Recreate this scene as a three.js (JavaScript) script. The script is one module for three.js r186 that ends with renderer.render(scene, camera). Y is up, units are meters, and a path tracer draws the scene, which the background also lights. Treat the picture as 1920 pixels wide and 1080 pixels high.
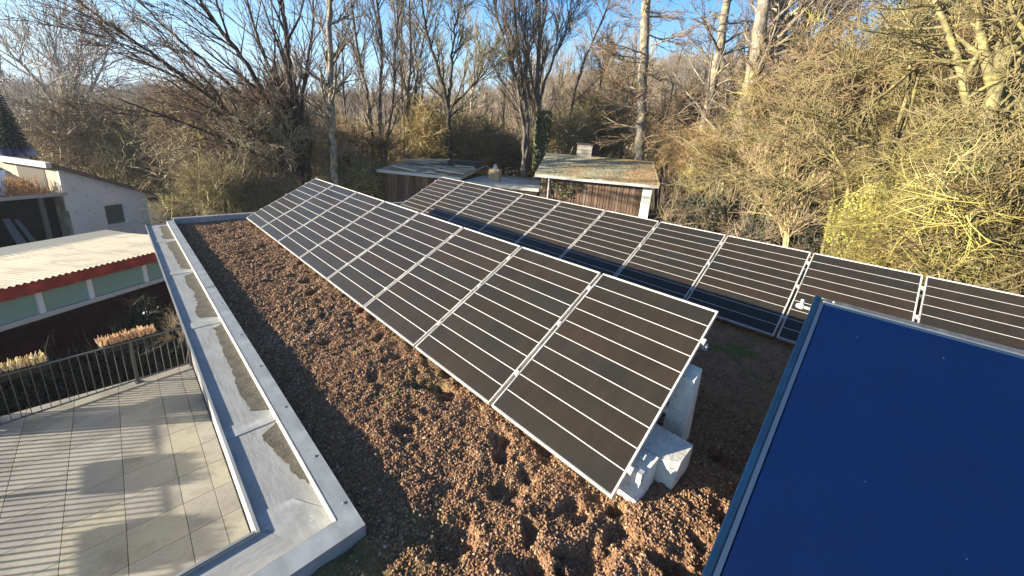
import * as THREE from 'three';
import { mergeGeometries } from 'three/addons/utils/BufferGeometryUtils.js';
import { RoundedBoxGeometry } from 'three/addons/geometries/RoundedBoxGeometry.js';

// ------------------------------------------------------------------ camera, sky, sun, exposure
const scene = new THREE.Scene();
const camera = new THREE.PerspectiveCamera(74.13, 16 / 9, 0.05, 4000);
camera.position.set(-1.799, 2.016, 0.711);
camera.rotation.set(-0.27024, -0.81378, 0.07623, 'YXZ');
camera.setViewOffset(1920, 1080, 0, 80.9, 1920, 1080);
camera.updateMatrixWorld(true);
const renderer = new THREE.WebGLRenderer({ antialias: true });
renderer.toneMapping = THREE.LinearToneMapping;
renderer.toneMappingExposure = 4.0;
renderer.shadowMap.enabled = true;
const SUN = new THREE.Vector3(-1, 0.268, -0.66).normalize();       // towards the sun
const sun = new THREE.DirectionalLight(0xfff0d8, 5);
sun.position.copy(SUN).multiplyScalar(60).add(new THREE.Vector3(6, 0, -8));
sun.target.position.set(6, 0, -8);
sun.castShadow = true; sun.shadow.radius = 1;
Object.assign(sun.shadow.camera, { left: -60, right: 60, top: 40, bottom: -40, near: 1, far: 160 });
sun.shadow.mapSize.set(4096, 4096);
scene.add(sun, sun.target);
{ // clear winter sky: deep blue above, pale towards the horizon and round the low sun
  const W = 512, H = 256, d = new Float32Array(W * H * 4);
  const mix = (a, b, t) => a.map((v, i) => v + (b[i] - v) * t);
  const stops = [[-90, [.15, .18, .21]], [0, [.22, .265, .29]], [4, [.19, .27, .32]], [9, [.115, .23, .335]], [17, [.042, .15, .31]], [30, [.012, .050, .135]], [50, [.0065, .026, .080]], [90, [.0048, .019, .060]]];
  for (let j = 0; j < H; j++) for (let i = 0; i < W; i++) {
    const el = ((j + .5) / H - .5) * Math.PI, az = ((i + .5) / W - .5) * 2 * Math.PI, e = el * 180 / Math.PI;
    let c = stops[0][1];
    for (let k = 0; k < stops.length - 1; k++) if (e >= stops[k][0]) c = mix(stops[k][1], stops[k + 1][1], Math.min(1, (e - stops[k][0]) / (stops[k + 1][0] - stops[k][0])));
    const dot = Math.cos(el) * Math.cos(az) * SUN.x + Math.sin(el) * SUN.y + Math.cos(el) * Math.sin(az) * SUN.z;
    const g = Math.pow(Math.max(0, dot * .5 + .5), 5) * .03 + Math.pow(Math.max(0, dot), 24) * .10;
    d.set([c[0] + g, c[1] + g * .96, c[2] + g * .90, 1], (j * W + i) * 4);
  }
  const sky = new THREE.DataTexture(d, W, H, THREE.RGBAFormat, THREE.FloatType);
  sky.mapping = THREE.EquirectangularReflectionMapping; sky.magFilter = sky.minFilter = THREE.LinearFilter; sky.needsUpdate = true;
  scene.background = sky; scene.environment = sky;
}
scene.fog = new THREE.FogExp2(0xc9d6e6, 0.0006);

// ------------------------------------------------------------------ helpers
let seed = 7;
function rnd() { seed = (seed + 0x6D2B79F5) | 0; let t = Math.imul(seed ^ (seed >>> 15), 1 | seed); t = (t + Math.imul(t ^ (t >>> 7), 61 | t)) ^ t; return ((t ^ (t >>> 14)) >>> 0) / 4294967296; }
const rr = (a, b) => a + (b - a) * rnd();
const V = (x, y, z) => new THREE.Vector3(x, y, z);
const lerp = (a, b, t) => a + (b - a) * t;
const smooth = (a, b, x) => { const t = Math.min(1, Math.max(0, (x - a) / (b - a))); return t * t * (3 - 2 * t); };
function hash(x, y, s) { let h = Math.imul(x | 0, 374761393) + Math.imul(y | 0, 668265263) + Math.imul(s | 0, 974634777); h = Math.imul(h ^ (h >>> 13), 1274126177); return ((h ^ (h >>> 16)) >>> 0) / 4294967296; }
function vnoise(x, y, s = 0, per = 0) {
  const xi = Math.floor(x), yi = Math.floor(y), fx = x - xi, fy = y - yi, u = fx * fx * (3 - 2 * fx), v = fy * fy * (3 - 2 * fy);
  const m = per ? (n) => ((n % per) + per) % per : (n) => n;
  const a = hash(m(xi), m(yi), s), b = hash(m(xi + 1), m(yi), s), c = hash(m(xi), m(yi + 1), s), d = hash(m(xi + 1), m(yi + 1), s);
  return lerp(lerp(a, b, u), lerp(c, d, u), v);
}
function fbm(x, y, o = 4, s = 0) { let a = .5, r = 0, n = 0; for (let i = 0; i < o; i++) { r += a * vnoise(x, y, s + i); n += a; a *= .5; x *= 2.03; y *= 2.03; } return r / n; }
// the direction in which a spot of the picture lies; at() goes a horizontal distance along it, hit() meets a plane
const F = 715.07, PY = 459.1;
function ray(px, py) { return V((px - 960) / F, -(py - PY) / F, -1).applyQuaternion(camera.quaternion); }
function at(px, py, hd) { const d = ray(px, py); return d.multiplyScalar(hd / Math.hypot(d.x, d.z)).add(camera.position); }
function onY(px, py, y) { const d = ray(px, py); return d.multiplyScalar((y - camera.position.y) / d.y).add(camera.position); }
function hit(px, py, p, n) { const d = ray(px, py); return d.clone().multiplyScalar(p.clone().sub(camera.position).dot(n) / d.dot(n)).add(camera.position); }

const used = {};
function numbered(n) { used[n] = (used[n] ?? -1) + 1; return used[n] ? `${n}_${String(used[n]).padStart(3, '0')}` : n; }
function tag(o, label, category, group, kind) { o.userData.label = label; if (category) o.userData.category = category; if (group) o.userData.group = group; if (kind) o.userData.kind = kind; return o; }
function thing(name, label, category, pos = [0, 0, 0], turn = 0, group) {
  const o = new THREE.Group(); o.name = numbered(name); o.position.set(...pos); o.rotation.y = turn; scene.add(o); return tag(o, label, category, group);
}
function mesh(name, geo, mat, parent = scene) {
  const g = Array.isArray(geo) ? mergeGeometries(geo.map((x) => x.index ? x.toNonIndexed() : x)) : geo;
  const o = new THREE.Mesh(g, mat); o.name = parent === scene ? numbered(name) : name; o.castShadow = o.receiveShadow = true; parent.add(o); return o;
}
function struct(name, geo, mat) { const o = mesh(name, geo, mat); o.userData.kind = 'structure'; return o; }
function copy(o, label, pos, turn) { const c = o.clone(); c.name = numbered(o.name.replace(/_\d{3}$/, '')); scene.add(c); c.userData = { ...o.userData, label: label ?? o.userData.label }; if (pos) c.position.set(...pos); if (turn !== undefined) c.rotation.y = turn; return c; }
function instanced(name, geo, mat, mats, cols, parent = scene) {
  const o = new THREE.InstancedMesh(geo, mat, mats.length); o.name = parent === scene ? numbered(name) : name;
  mats.forEach((m, i) => { o.setMatrixAt(i, m); if (cols) o.setColorAt(i, cols[i]); });
  o.castShadow = o.receiveShadow = true; o.userData.kind = 'stuff'; parent.add(o); return o;
}
function uvM(g, s = 1) { // uv in metres from the dominant axis of each face
  const p = g.attributes.position, n = g.attributes.normal, u = new Float32Array(p.count * 2);
  for (let i = 0; i < p.count; i++) {
    const ax = Math.abs(n.getX(i)), ay = Math.abs(n.getY(i)), az = Math.abs(n.getZ(i));
    const [a, b] = ay >= ax && ay >= az ? [p.getX(i), p.getZ(i)] : ax >= az ? [p.getZ(i), p.getY(i)] : [p.getX(i), p.getY(i)];
    u[i * 2] = a * s; u[i * 2 + 1] = b * s;
  }
  g.setAttribute('uv', new THREE.BufferAttribute(u, 2)); return g;
}
function box(x0, x1, y0, y1, z0, z1, r = 0) {
  const w = x1 - x0, h = y1 - y0, d = z1 - z0;
  const g = r ? new RoundedBoxGeometry(w, h, d, 2, r) : new THREE.BoxGeometry(w, h, d);
  g.translate((x0 + x1) / 2, (y0 + y1) / 2, (z0 + z1) / 2);
  const q = g.index ? g.toNonIndexed() : g; return uvM(q);
}
function poly(faces) { // faces: arrays of points, fanned, flat
  const P = [];
  for (const f of faces) for (let i = 1; i < f.length - 1; i++) P.push(...f[0], ...f[i], ...f[i + 1]);
  const g = new THREE.BufferGeometry(); g.setAttribute('position', new THREE.Float32BufferAttribute(P, 3)); g.computeVertexNormals(); return uvM(g);
}
function hexa(b, t) { // solid between the quads b and t (same winding seen from above: counter-clockwise)
  const s = []; for (let i = 0; i < 4; i++) { const j = (i + 1) % 4; s.push([b[i], b[j], t[j], t[i]]); }
  return poly([t, [...b].reverse(), ...s]);
}
class Tubes {
  constructor() { this.p = []; this.n = []; this.i = []; this.c = []; }
  add(pts, rad, sides = 5, col) {
    const N = pts.length, base = this.p.length / 3; let ref = null;
    for (let k = 0; k < N; k++) {
      const d = pts[Math.min(N - 1, k + 1)].clone().sub(pts[Math.max(0, k - 1)]).normalize();
      if (!ref) ref = Math.abs(d.y) > .9 ? V(1, 0, 0) : V(0, 1, 0);
      const a = ref.clone().addScaledVector(d, -ref.dot(d)).normalize(), b = d.clone().cross(a); ref = a;
      for (let s = 0; s < sides; s++) {
        const t = s / sides * 2 * Math.PI, c = Math.cos(t), q = Math.sin(t), x = a.x * c + b.x * q, y = a.y * c + b.y * q, z = a.z * c + b.z * q, r = rad[k];
        this.p.push(pts[k].x + x * r, pts[k].y + y * r, pts[k].z + z * r); this.n.push(x, y, z); if (col) this.c.push(...col);
      }
    }
    for (let k = 0; k < N - 1; k++) for (let s = 0; s < sides; s++) {
      const a = base + k * sides + s, b = base + k * sides + (s + 1) % sides, c = a + sides, e = b + sides;
      this.i.push(a, b, c, b, e, c);
    }
    return this;
  }
  get tris() { return this.i.length / 3; }
  geo() {
    const g = new THREE.BufferGeometry();
    g.setAttribute('position', new THREE.Float32BufferAttribute(this.p, 3)); g.setAttribute('normal', new THREE.Float32BufferAttribute(this.n, 3));
    if (this.c.length) g.setAttribute('color', new THREE.Float32BufferAttribute(this.c, 3));
    const u = new Float32Array(this.p.length / 3 * 2); for (let k = 0; k < u.length / 2; k++) { u[2 * k] = this.p[3 * k] + this.p[3 * k + 2]; u[2 * k + 1] = this.p[3 * k + 1]; }
    g.setAttribute('uv', new THREE.BufferAttribute(u, 2)); g.setIndex(this.i); return g;
  }
}
function tex(N, M, fn, rep = 1, srgb = true) {
  const d = new Uint8Array(N * M * 4);
  for (let j = 0; j < M; j++) for (let i = 0; i < N; i++) { const c = fn(i / N, j / M, i, j); d.set([c[0] * 255, c[1] * 255, c[2] * 255, 255].map((v) => Math.max(0, Math.min(255, v))), (j * N + i) * 4); }
  const t = new THREE.DataTexture(d, N, M); t.wrapS = t.wrapT = THREE.RepeatWrapping; t.magFilter = THREE.LinearFilter; t.minFilter = THREE.LinearMipmapLinearFilter; t.generateMipmaps = true;
  if (srgb) t.colorSpace = THREE.SRGBColorSpace; t.repeat.set(rep, rep); t.needsUpdate = true; return t;
}
const pf = (u, v, per, o, s) => { let a = .5, r = 0, n = 0, q = per; for (let i = 0; i < o; i++) { r += a * vnoise(u * q, v * q, s + i, q); n += a; a *= .55; q *= 2; } return r / n; };
// an sRGB texture that varies round 1, to multiply a colour
const speck = tex(512, 512, (u, v) => { const n = .55 + .45 * pf(u, v, 8, 6, 3) + .25 * (pf(u, v, 128, 2, 9) - .5); return [n, n, n]; });
const bumpN = tex(512, 512, (u, v) => { const n = pf(u, v, 16, 6, 21); return [n, n, n]; }, 1, false);
const lin = (r, g, b) => new THREE.Color().setRGB(r, g, b);
function M(c, o = {}) { return new THREE.MeshStandardMaterial({ color: lin(...c), roughness: .85, ...o }); }
function rep(t, x, y = x) { const q = t.clone(); q.repeat.set(x, y); q.needsUpdate = true; return q; }
const concreteTex = tex(512, 512, (u, v) => { const n = .80 + .22 * pf(u, v, 6, 6, 31), h = pf(u, v, 60, 1, 37); const k = h > .86 ? .72 : 1; return [n * k, n * k, n * k * .985]; });
const zincTex = tex(512, 512, (u, v) => {
  const a = pf(u, v, 5, 5, 41), st = pf(u * 1, v * .25, 24, 3, 47), w = smooth(.60, .74, pf(u + .1 * a, v, 4, 4, 53)) * smooth(.45, .7, pf(u, v, 40, 2, 57));
  const n = .70 + .20 * (a - .5) + .10 * (st - .5) + .10 * w; return [n * .965, n * .99, n];
});
const barkTex = tex(256, 256, (u, v) => { const n = .45 + .55 * pf(u * 1, v, 12, 5, 61), l = smooth(.55, .75, pf(u, v, 6, 4, 67)); return [n + .12 * l, n + .12 * l, n - .02 * l]; });
const woodTex = tex(256, 512, (u, v) => { const g = pf(u, v * .12, 32, 4, 71), n = .55 + .6 * (g - .4); return [n, n * .97, n * .95]; });
const mats = {
  alu: M([.84, .83, .79], { roughness: .42, metalness: .1, map: rep(speck, .7) }),
  back: M([.66, .65, .62], { roughness: .5 }),
  concrete: M([.80, .79, .74], { roughness: .95, map: rep(concreteTex, 2.2), bumpMap: rep(bumpN, 3), bumpScale: .004 }),
  zinc: M([.66, .67, .66], { roughness: .55, metalness: .1, map: rep(zincTex, .8) }),
  coping: M([.70, .73, .75], { roughness: .5, metalness: .12, map: rep(zincTex, 1.3) }),
  joint: M([.80, .79, .76], { roughness: .7, map: rep(zincTex, 2.5) }),
  creamFace: M([.80, .78, .68], { roughness: .6, map: rep(speck, 1.1) }),
  render: M([.62, .62, .60], { roughness: .95, map: rep(speck, .8) }),
  dark: M([.015, .015, .017], { roughness: .6 }),
  railing: M([.10, .10, .105], { roughness: .45, metalness: .5 }),
};

// ------------------------------------------------------------------ ground, hills
function groundY(x, z) {
  const up = smooth(1, 13, x) * smooth(6, -2, z - x * .2);
  let y = -5.2 + 3.0 * up + .25 * (fbm(x * .12, z * .12, 3, 5) - .5);
  const r = Math.hypot(x + 1.8, z - .7), az = Math.atan2(x + 1.8, -(z - .7)); // az 0 = -z, pi/2 = +x
  // wooded ridge on the far side of the valley
  y -= 4 * smooth(40, 110, r);
  y += smooth(105, 270, r) * (15 + 21 * smooth(.7, 1.15, az) + 18 * smooth(.25, .8, az) - 4 * Math.exp(-((az - .66) ** 2) / .01) + 6 * (fbm(az * 5 + 3, r * .004, 4, 15) - .5) * 2);
  return y;
}
{
  const P = [], I = [], C = [], nr = 130, na = 150;
  for (let i = 0; i <= nr; i++) for (let j = 0; j <= na; j++) {
    const r = 2 + 420 * Math.pow(i / nr, 2.2), a = j / na * Math.PI * 2, x = -1.8 + r * Math.sin(a), z = .7 - r * Math.cos(a);
    P.push(x, groundY(x, z) + (r > 150 ? 3.2 * (fbm(x * .06, z * .06, 3, 77) - .5) : .1 * fbm(x, z, 3, 3)), z);
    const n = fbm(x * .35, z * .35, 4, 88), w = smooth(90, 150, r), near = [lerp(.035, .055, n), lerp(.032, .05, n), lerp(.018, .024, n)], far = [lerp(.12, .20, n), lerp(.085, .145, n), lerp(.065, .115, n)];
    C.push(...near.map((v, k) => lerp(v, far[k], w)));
  }
  for (let i = 0; i < nr; i++) for (let j = 0; j < na; j++) { const a = i * (na + 1) + j, b = a + 1, c = a + na + 1, d = c + 1; I.push(a, b, c, b, d, c); }
  const g = new THREE.BufferGeometry(); g.setAttribute('position', new THREE.Float32BufferAttribute(P, 3)); g.setAttribute('color', new THREE.Float32BufferAttribute(C, 3)); g.setIndex(I); g.computeVertexNormals();
  g.setAttribute('uv', new THREE.Float32BufferAttribute(P.flatMap((v, i) => i % 3 === 0 ? [P[i] * .3, P[i + 2] * .3] : []), 2));
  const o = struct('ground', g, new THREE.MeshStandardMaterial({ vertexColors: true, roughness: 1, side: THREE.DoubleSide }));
  o.userData.label = 'leaf covered garden soil rising to a wooded hill ridge';
}

// ------------------------------------------------------------------ the building under the camera: walls, parapet, gutter
const XI = -1.138, XO = -1.236, ZI = -.822, ZO = -.945, ZF = -9.06;  // parapet faces: inner and outer, side and near arm, far end
const TY = -3.0;                                                 // terrace floor
{
  const b = thing('flat_roof_building', 'white rendered building with zinc edged gravel roof under the solar panels', 'building');
  mesh('wall', [box(-1.236, 7.2, TY - 2.6, -.3, ZF + .02, -.9), box(-6.2, 7.2, TY - 2.6, -.3, -.9, 4.2)], mats.render, b);
  // parapet: one coping sheet per arm with a pale upstand towards the gutter
  const top = 0;
  mesh('parapet_core', [box(XO + .002, XI - .002, -.299, -.101, ZF + .02, ZO + .1), box(-6.1, XI - .002, -.299, -.102, ZO + .003, ZI - .002)], mats.render, b);
  mesh('coping', [hexa([[XO, -.1, ZO], [XI, -.1, ZI], [XI, -.1, ZF], [XO, -.1, ZF]].reverse(), [[XO, top - .004, ZO], [XI, top, ZI], [XI, top, ZF], [XO, top - .004, ZF]].reverse())], mats.coping, b);
  mesh('coping', [hexa([[-6.2, -.1, ZO], [-6.2, -.1, ZI], [XI, -.1, ZI], [XO, -.1, ZO]], [[-6.2, top - .004, ZO], [-6.2, top, ZI], [XI, top, ZI], [XO, top - .004, ZO]])], mats.coping, b);
  mesh('coping', [box(XI + .001, 7.2, -.12, top + .03, ZF - .1, ZF + .002)], mats.coping, b);
  mesh('coping', [box(7.1, 7.2, -.12, top, ZF + .004, 4.2)], mats.coping, b);
  mesh('upstand', [box(XO - .006, XO - .001, -.1, -.002, ZF, ZO - .004), box(-6.2, XO - .008, -.1, -.004, ZO - .006, ZO - .001)], mats.creamFace, b);
  mesh('coping_joint', [box(XO + .002, XI - .001, top + .0005, top + .003, -4.9, -4.892)], mats.zinc, b);
  for (const z of [-1.02, -1.45, -2.05, -2.72, -3.4, -4.3, -5.4, -6.6]) {
    const s = new THREE.SphereGeometry(.006, 8, 5, 0, 6.3, 0, 1.6); s.translate(-1.172, top - .001, z - .0);
    const r = new THREE.CylinderGeometry(.0095, .0095, .003, 10); r.translate(-1.172, top + .001, z);
    mesh('screw', [uvM(s.toNonIndexed()), uvM(r.toNonIndexed())], mats.zinc, b);
  }
  // box gutter outside the parapet: floor, rim with an inward lip
  const gx0 = -1.53, gy = -.0665, gz0 = -1.19;
  const floorT = (len, s0) => tex(256, 1024, (u, v) => { // u across from the rim (0) to the parapet (1), v along: grey sheet, white smears, a dark water stain with a wavy outline
    const y = v * len, n = fbm(u * 5, y * 6, 5, 3 + s0), f = fbm(u * 40, y * 45, 2, 8 + s0), c = .70 + .12 * (n - .5) + .06 * (f - .5), col = [c * .975, c * .99, c];
    return col;
  });
  const sheet = (pts, uv, m, name = 'gutter_floor') => { const g = new THREE.BufferGeometry(); g.setAttribute('position', new THREE.Float32BufferAttribute(pts.flat(), 3)); g.setAttribute('uv', new THREE.Float32BufferAttribute(uv.flat(), 2)); g.setIndex([0, 2, 1, 0, 3, 2]); g.computeVertexNormals(); return mesh(name, g, m, b); };
  const fl = (t) => new THREE.MeshStandardMaterial({ color: lin(.74, .735, .70), roughness: .5, metalness: .03, map: t, bumpMap: rep(bumpN, 1, 6), bumpScale: .0015 });
  const L1 = -gz0 + ZF;
  sheet([[gx0, gy, -gz0 * -1], [XO - .004, gy, ZO - .004], [XO - .004, gy, ZF], [gx0, gy, ZF]], [[0, 0], [1, 0], [1, 1], [0, 1]], fl(floorT(8, 4)));
  sheet([[-6.2, gy, gz0], [-6.2, gy, ZO - .004], [XO - .004, gy, ZO - .004], [gx0, gy, gz0]], [[0, 0], [1, 0], [1, 1], [0, 1]], fl(floorT(5, 14)));
  const siltM = new THREE.MeshStandardMaterial({ color: lin(.19, .18, .155), roughness: .85, map: rep(tex(256, 256, (u, v) => { const a = pf(u, v, 6, 5, 171), b = pf(u, v, 50, 2, 173), k = .72 + .4 * (a - .5) + .35 * (b - .5); return [k, k * .99, k * .95]; }), 3), bumpMap: rep(bumpN, 6), bumpScale: .002 });
  const silt = (z0, z1, w0, w1, s0) => { // dried silt along the parapet side of one gutter bay
    const n = Math.ceil((z1 - z0) / .012), b0 = [], x1 = XO - .008, top = [], P = [];
    for (let k = 0; k <= n; k++) { const z = lerp(z0, z1, k / n), e = Math.min(1, k / 6, (n - k) / 6), w = e * lerp(w0, w1, k / n) * (.7 + .6 * fbm(z * 3 + s0, 1, 3, s0)) + .018 * (vnoise(z * 22, 3, s0) - .5) + .008 * (vnoise(z * 60, 5, s0) - .5); b0.push([x1 - Math.max(.012, w), z]); }
    const g = []; for (let k = 0; k < n; k++) { const a = b0[k], c = b0[k + 1], y = gy + .0025; g.push([[x1, y, a[1]], [a[0], y, a[1]], [c[0], y, c[1]], [x1, y, c[1]]].reverse(), [[a[0], y, a[1]], [a[0], gy + .0003, a[1]], [c[0], gy + .0003, c[1]], [c[0], y, c[1]]].reverse()); }
    mesh('silt', poly(g), siltM, b);
  };
  silt(-8.95, -7.80, .11, .14, 3); silt(-7.65, -5.95, .17, .09, 5); silt(-5.77, -4.10, .10, .14, 9); silt(-3.90, -2.18, .08, .12, 12); silt(-2.0, -1.34, .11, .03, 15);
  const rim = (z0, z1) => [box(gx0 - .004, gx0, gy - .05, -.052, z0, z1), box(gx0 - .02, gx0 - .0045, -.056, -.048, z0, z1)];
  mesh('gutter_rim', rim(ZF, gz0 + .004), mats.zinc, b);
  mesh('gutter_rim', [box(-6.2, gx0 - .0005, gy - .05, -.052, gz0 - .004, gz0), box(-6.2, gx0 - .022, -.056, -.048, gz0 - .02, gz0 - .0045)], mats.zinc, b);
  mesh('gutter_base', [box(gx0, XO + .01, gy - .05, gy - .002, ZF, gz0), box(-6.2, XO + .01, gy - .051, gy - .003, gz0 + .001, ZO)], mats.zinc, b);
  mesh('gutter_end', [box(gx0, XO - .007, gy, -.05, ZF - .004, ZF - .001)], mats.zinc, b);
  // sealing strips where the gutter sheets meet; they run down the rim, over the floor and up the parapet
  const strip = (z, w) => mesh('sealing_strip', [box(gx0 + .002, XO - .007, gy + .001, gy + .0045, z - w, z + w), box(gx0 + .0005, gx0 + .004, gy + .001, -.053, z - w, z + w), box(XO - .0105, XO - .0065, gy + .001, -.03, z - w, z + w)], mats.joint, b);
  strip(-7.72, .045); strip(-5.85, .05); strip(-4.0, .07); strip(-2.09, .065);
  // the corner patch
  mesh('corner_patch', [poly([[[gx0 + .004, gy + .003, gz0 - .13], [gx0 + .004, gy + .003, gz0 + .002], [-1.50, gy + .003, gz0 + .01], [-1.41, gy + .003, ZO - .007], [XO - .007, gy + .003, ZO - .007], [XO - .007, gy + .003, -1.115], [-1.35, gy + .003, -1.29]].reverse()]), poly([[[gx0 + .004, gy + .003, gz0 - .13], [gx0 + .004, gy + .003, gz0], [gx0 + .002, -.053, gz0], [gx0 + .002, -.053, gz0 - .10]]])], mats.joint, b);
}

// ------------------------------------------------------------------ roof gravel bed and its stones
const GH = -.085;
const dents = []; for (let i = 0; i < 110; i++) dents.push([rr(-.62, .25), rr(-9, 1.2), rr(.03, .075), rr(.018, .042), rr(0, 3.1)]);
for (let i = 0; i < 40; i++) dents.push([rr(-.9, 1.1), rr(-.9, .6), rr(.04, .12), rr(.025, .06), rr(0, 3.1)]);
const dgrid = {}; dents.forEach((d) => { for (let a = -1; a <= 1; a++) for (let c = -1; c <= 1; c++) (dgrid[`${Math.floor(d[0] / .25) + a},${Math.floor(d[1] / .25) + c}`] ??= []).push(d); });
function gravelY(x, z) {
  const calm = z < ZI ? .3 + .7 * smooth(XI + .15, XI + .55, x) : 1;
  let h = GH + calm * (.04 * (fbm(x * 1.7, z * 1.7, 2, 1) - .5) + .034 * (fbm(x * 8, z * 8, 3, 2) - .5)) + .026 * (fbm(x * 22, z * 22, 3, 3) - .5);
  for (const d of dgrid[`${Math.floor(x / .25)},${Math.floor(z / .25)}`] ?? []) {
    const c = Math.cos(d[4]), s = Math.sin(d[4]), u = ((x - d[0]) * c + (z - d[1]) * s) / (d[2] * 1.6), v = (-(x - d[0]) * s + (z - d[1]) * c) / d[2], q = u * u + v * v + 1.3 * (fbm(x * 14, z * 14, 2, 44) - .5);
    if (q < 1) h -= d[3] * (1 - Math.max(0, q)) * 1.1;
  }
  return h;
}
{
  const xs = [], zs = [];
  for (let x = -2.6; x < .5; x += .0145) xs.push(x); for (let x = .5; x < 7.1; x += .05) xs.push(x); xs.push(7.1);
  let z = 2.4; while (z > ZF) { zs.push(z); z -= z > .8 ? .05 : .0125 + .0028 * Math.max(0, -z); } zs.push(ZF + .002);
  const P = [], I = [], C = [], U = [], W = xs.length, moss = (x, z) => smooth(.52, .70, fbm(x * 2.2 + 5, z * 2.2, 4, 11)) * (x > .9 ? 1.25 : .5);
  for (const zz of zs) for (const x of xs) {
    P.push(x, gravelY(x, zz), zz); U.push(x, zz);
    const n = fbm(x * 9, zz * 9, 4, 6), f = fbm(x * 60, zz * 60, 2, 8), m = moss(x, zz), k = .6 + .8 * f;
    C.push(lerp(lerp(.17, .28, n), .10, m) * k, lerp(lerp(.093, .158, n), .115, m) * k, lerp(lerp(.046, .082, n), .024, m) * k);
  }
  for (let j = 0; j < zs.length - 1; j++) for (let i = 0; i < W - 1; i++) {
    if (xs[i + 1] < XI - .02 && zs[j + 1] < ZI - .02) continue;
    const a = j * W + i; I.push(a, a + 1, a + W, a + 1, a + W + 1, a + W);
  }
  const g = new THREE.BufferGeometry(); g.setAttribute('position', new THREE.Float32BufferAttribute(P, 3)); g.setAttribute('color', new THREE.Float32BufferAttribute(C, 3)); g.setAttribute('uv', new THREE.Float32BufferAttribute(U, 2)); g.setIndex(I); g.computeVertexNormals();
  const o = struct('roof_substrate', g, new THREE.MeshStandardMaterial({ vertexColors: true, roughness: 1, bumpMap: rep(bumpN, 2.5), bumpScale: .012 }));
  o.userData.label = 'bumpy brown gravel substrate with footprints covering the flat roof';
  const st = new THREE.IcosahedronGeometry(1, 0), sp = st.attributes.position; // an uneven pebble
  for (let i = 0; i < sp.count; i++) { const k = .8 + .4 * hash(Math.round(sp.getX(i) * 50), Math.round(sp.getY(i) * 50), Math.round(sp.getZ(i) * 50)); sp.setXYZ(i, sp.getX(i) * k, sp.getY(i) * k * .75, sp.getZ(i) * k); }
  st.computeVertexNormals();
  const ms = [], cs = [], q = new THREE.Quaternion(), e = new THREE.Euler(), m4 = new THREE.Matrix4();
  const palette = [[.27, .165, .09], [.23, .13, .07], [.17, .09, .05], [.33, .21, .12], [.26, .135, .07], [.30, .195, .115], [.13, .078, .045], [.22, .125, .07], [.27, .175, .10], [.42, .32, .22]];
  for (let i = 0; i < 300000; i++) {
    let x, zz; const t = rnd();
    if (t < .62) { x = rr(XI, 1.6); zz = 1.0 - 4.6 * Math.pow(rnd(), 1.1); } else if (t < .9) { x = rr(XI, .3); zz = rr(-9, -2.5); } else { x = rr(.8, 3.6); zz = rr(-2.5, 2); }
    if (zz > ZI + .02 && rnd() < .18) x = rr(-2.2, 1);
    if (x < XI + .01 && zz < ZI + .02) continue;
    const s = (.0026 + .0066 * Math.pow(rnd(), 3)) * (zz < -3 ? 1.5 : 1);
    q.setFromEuler(e.set(rr(0, 6.3), rr(0, 6.3), rr(0, 6.3)));
    ms.push(m4.clone().compose(V(x, gravelY(x, zz) + s * .35, zz), q, V(s * rr(.8, 1.3), s, s * rr(.8, 1.3))));
    const c = palette[Math.floor(rnd() * palette.length)], k = rr(.65, 1.2); cs.push(lin(c[0] * k * 1.05, c[1] * k, c[2] * k * .96));
  }
  tag(instanced('gravel', st, new THREE.MeshStandardMaterial({ roughness: .9 }), ms, cs), 'loose brown and tan pebbles strewn over the roof bed', null);
  // moss cushions in the shade between the panel rows and along the front row
  const mg = new THREE.IcosahedronGeometry(1, 1), mm = [], mc = [];
  for (let i = 0; i < 5200; i++) { const x = rnd() < .55 ? rr(1.1, 3.4) : rr(-.9, .2), zz = x > 1 ? rr(-3, .9) : rr(-7, -1.5); if (moss(x, zz) < .35 + .5 * rnd()) continue; const s = rr(.006, .02); q.setFromEuler(e.set(0, rr(0, 6), 0)); mm.push(m4.clone().compose(V(x, gravelY(x, zz) + .002, zz), q, V(s, s * .55, s))); const k = rr(.7, 1.3); mc.push(lin(.13 * k, .135 * k, .03 * k)); }
  tag(instanced('moss', mg, new THREE.MeshStandardMaterial({ roughness: 1 }), mm, mc), 'low green yellow moss growing in patches on the gravel', null);
}

// ------------------------------------------------------------------ solar panels
const TILT = .50802, PL = 1.6506, PP = 1.1, PW = 1.069, DX = 3.4, DZ = 1.2927;
const cellTex = tex(1024, 512, (u, v, i, j) => { // fine contact fingers and faint bands, brown to olive
  const b = .5 + .5 * Math.sin(u * 6.2832 * 110), c = pf(u, v, 5, 4, 81), d = pf(u, v * .15, 40, 3, 87);
  const n = .80 + .07 * (b - .5) + .20 * (c - .5) + .16 * (d - .5), h = pf(u, v, 4, 3, 93);
  return [n * (1 + .10 * (h - .5)), n * .985, n * (1 - .12 * (h - .5))];
});
const cellMats = [0, 1, 2, 3].map((k) => { const t = rep(cellTex, 1, .6); t.offset.set(k * .37, k * .23); return new THREE.MeshPhysicalMaterial({ color: lin(.038 + .002 * k, .0355, .0265 - .001 * k), map: t, roughness: .5, metalness: 0, specularIntensity: .4, clearcoat: .5, clearcoatRoughness: .14 }); });
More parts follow.
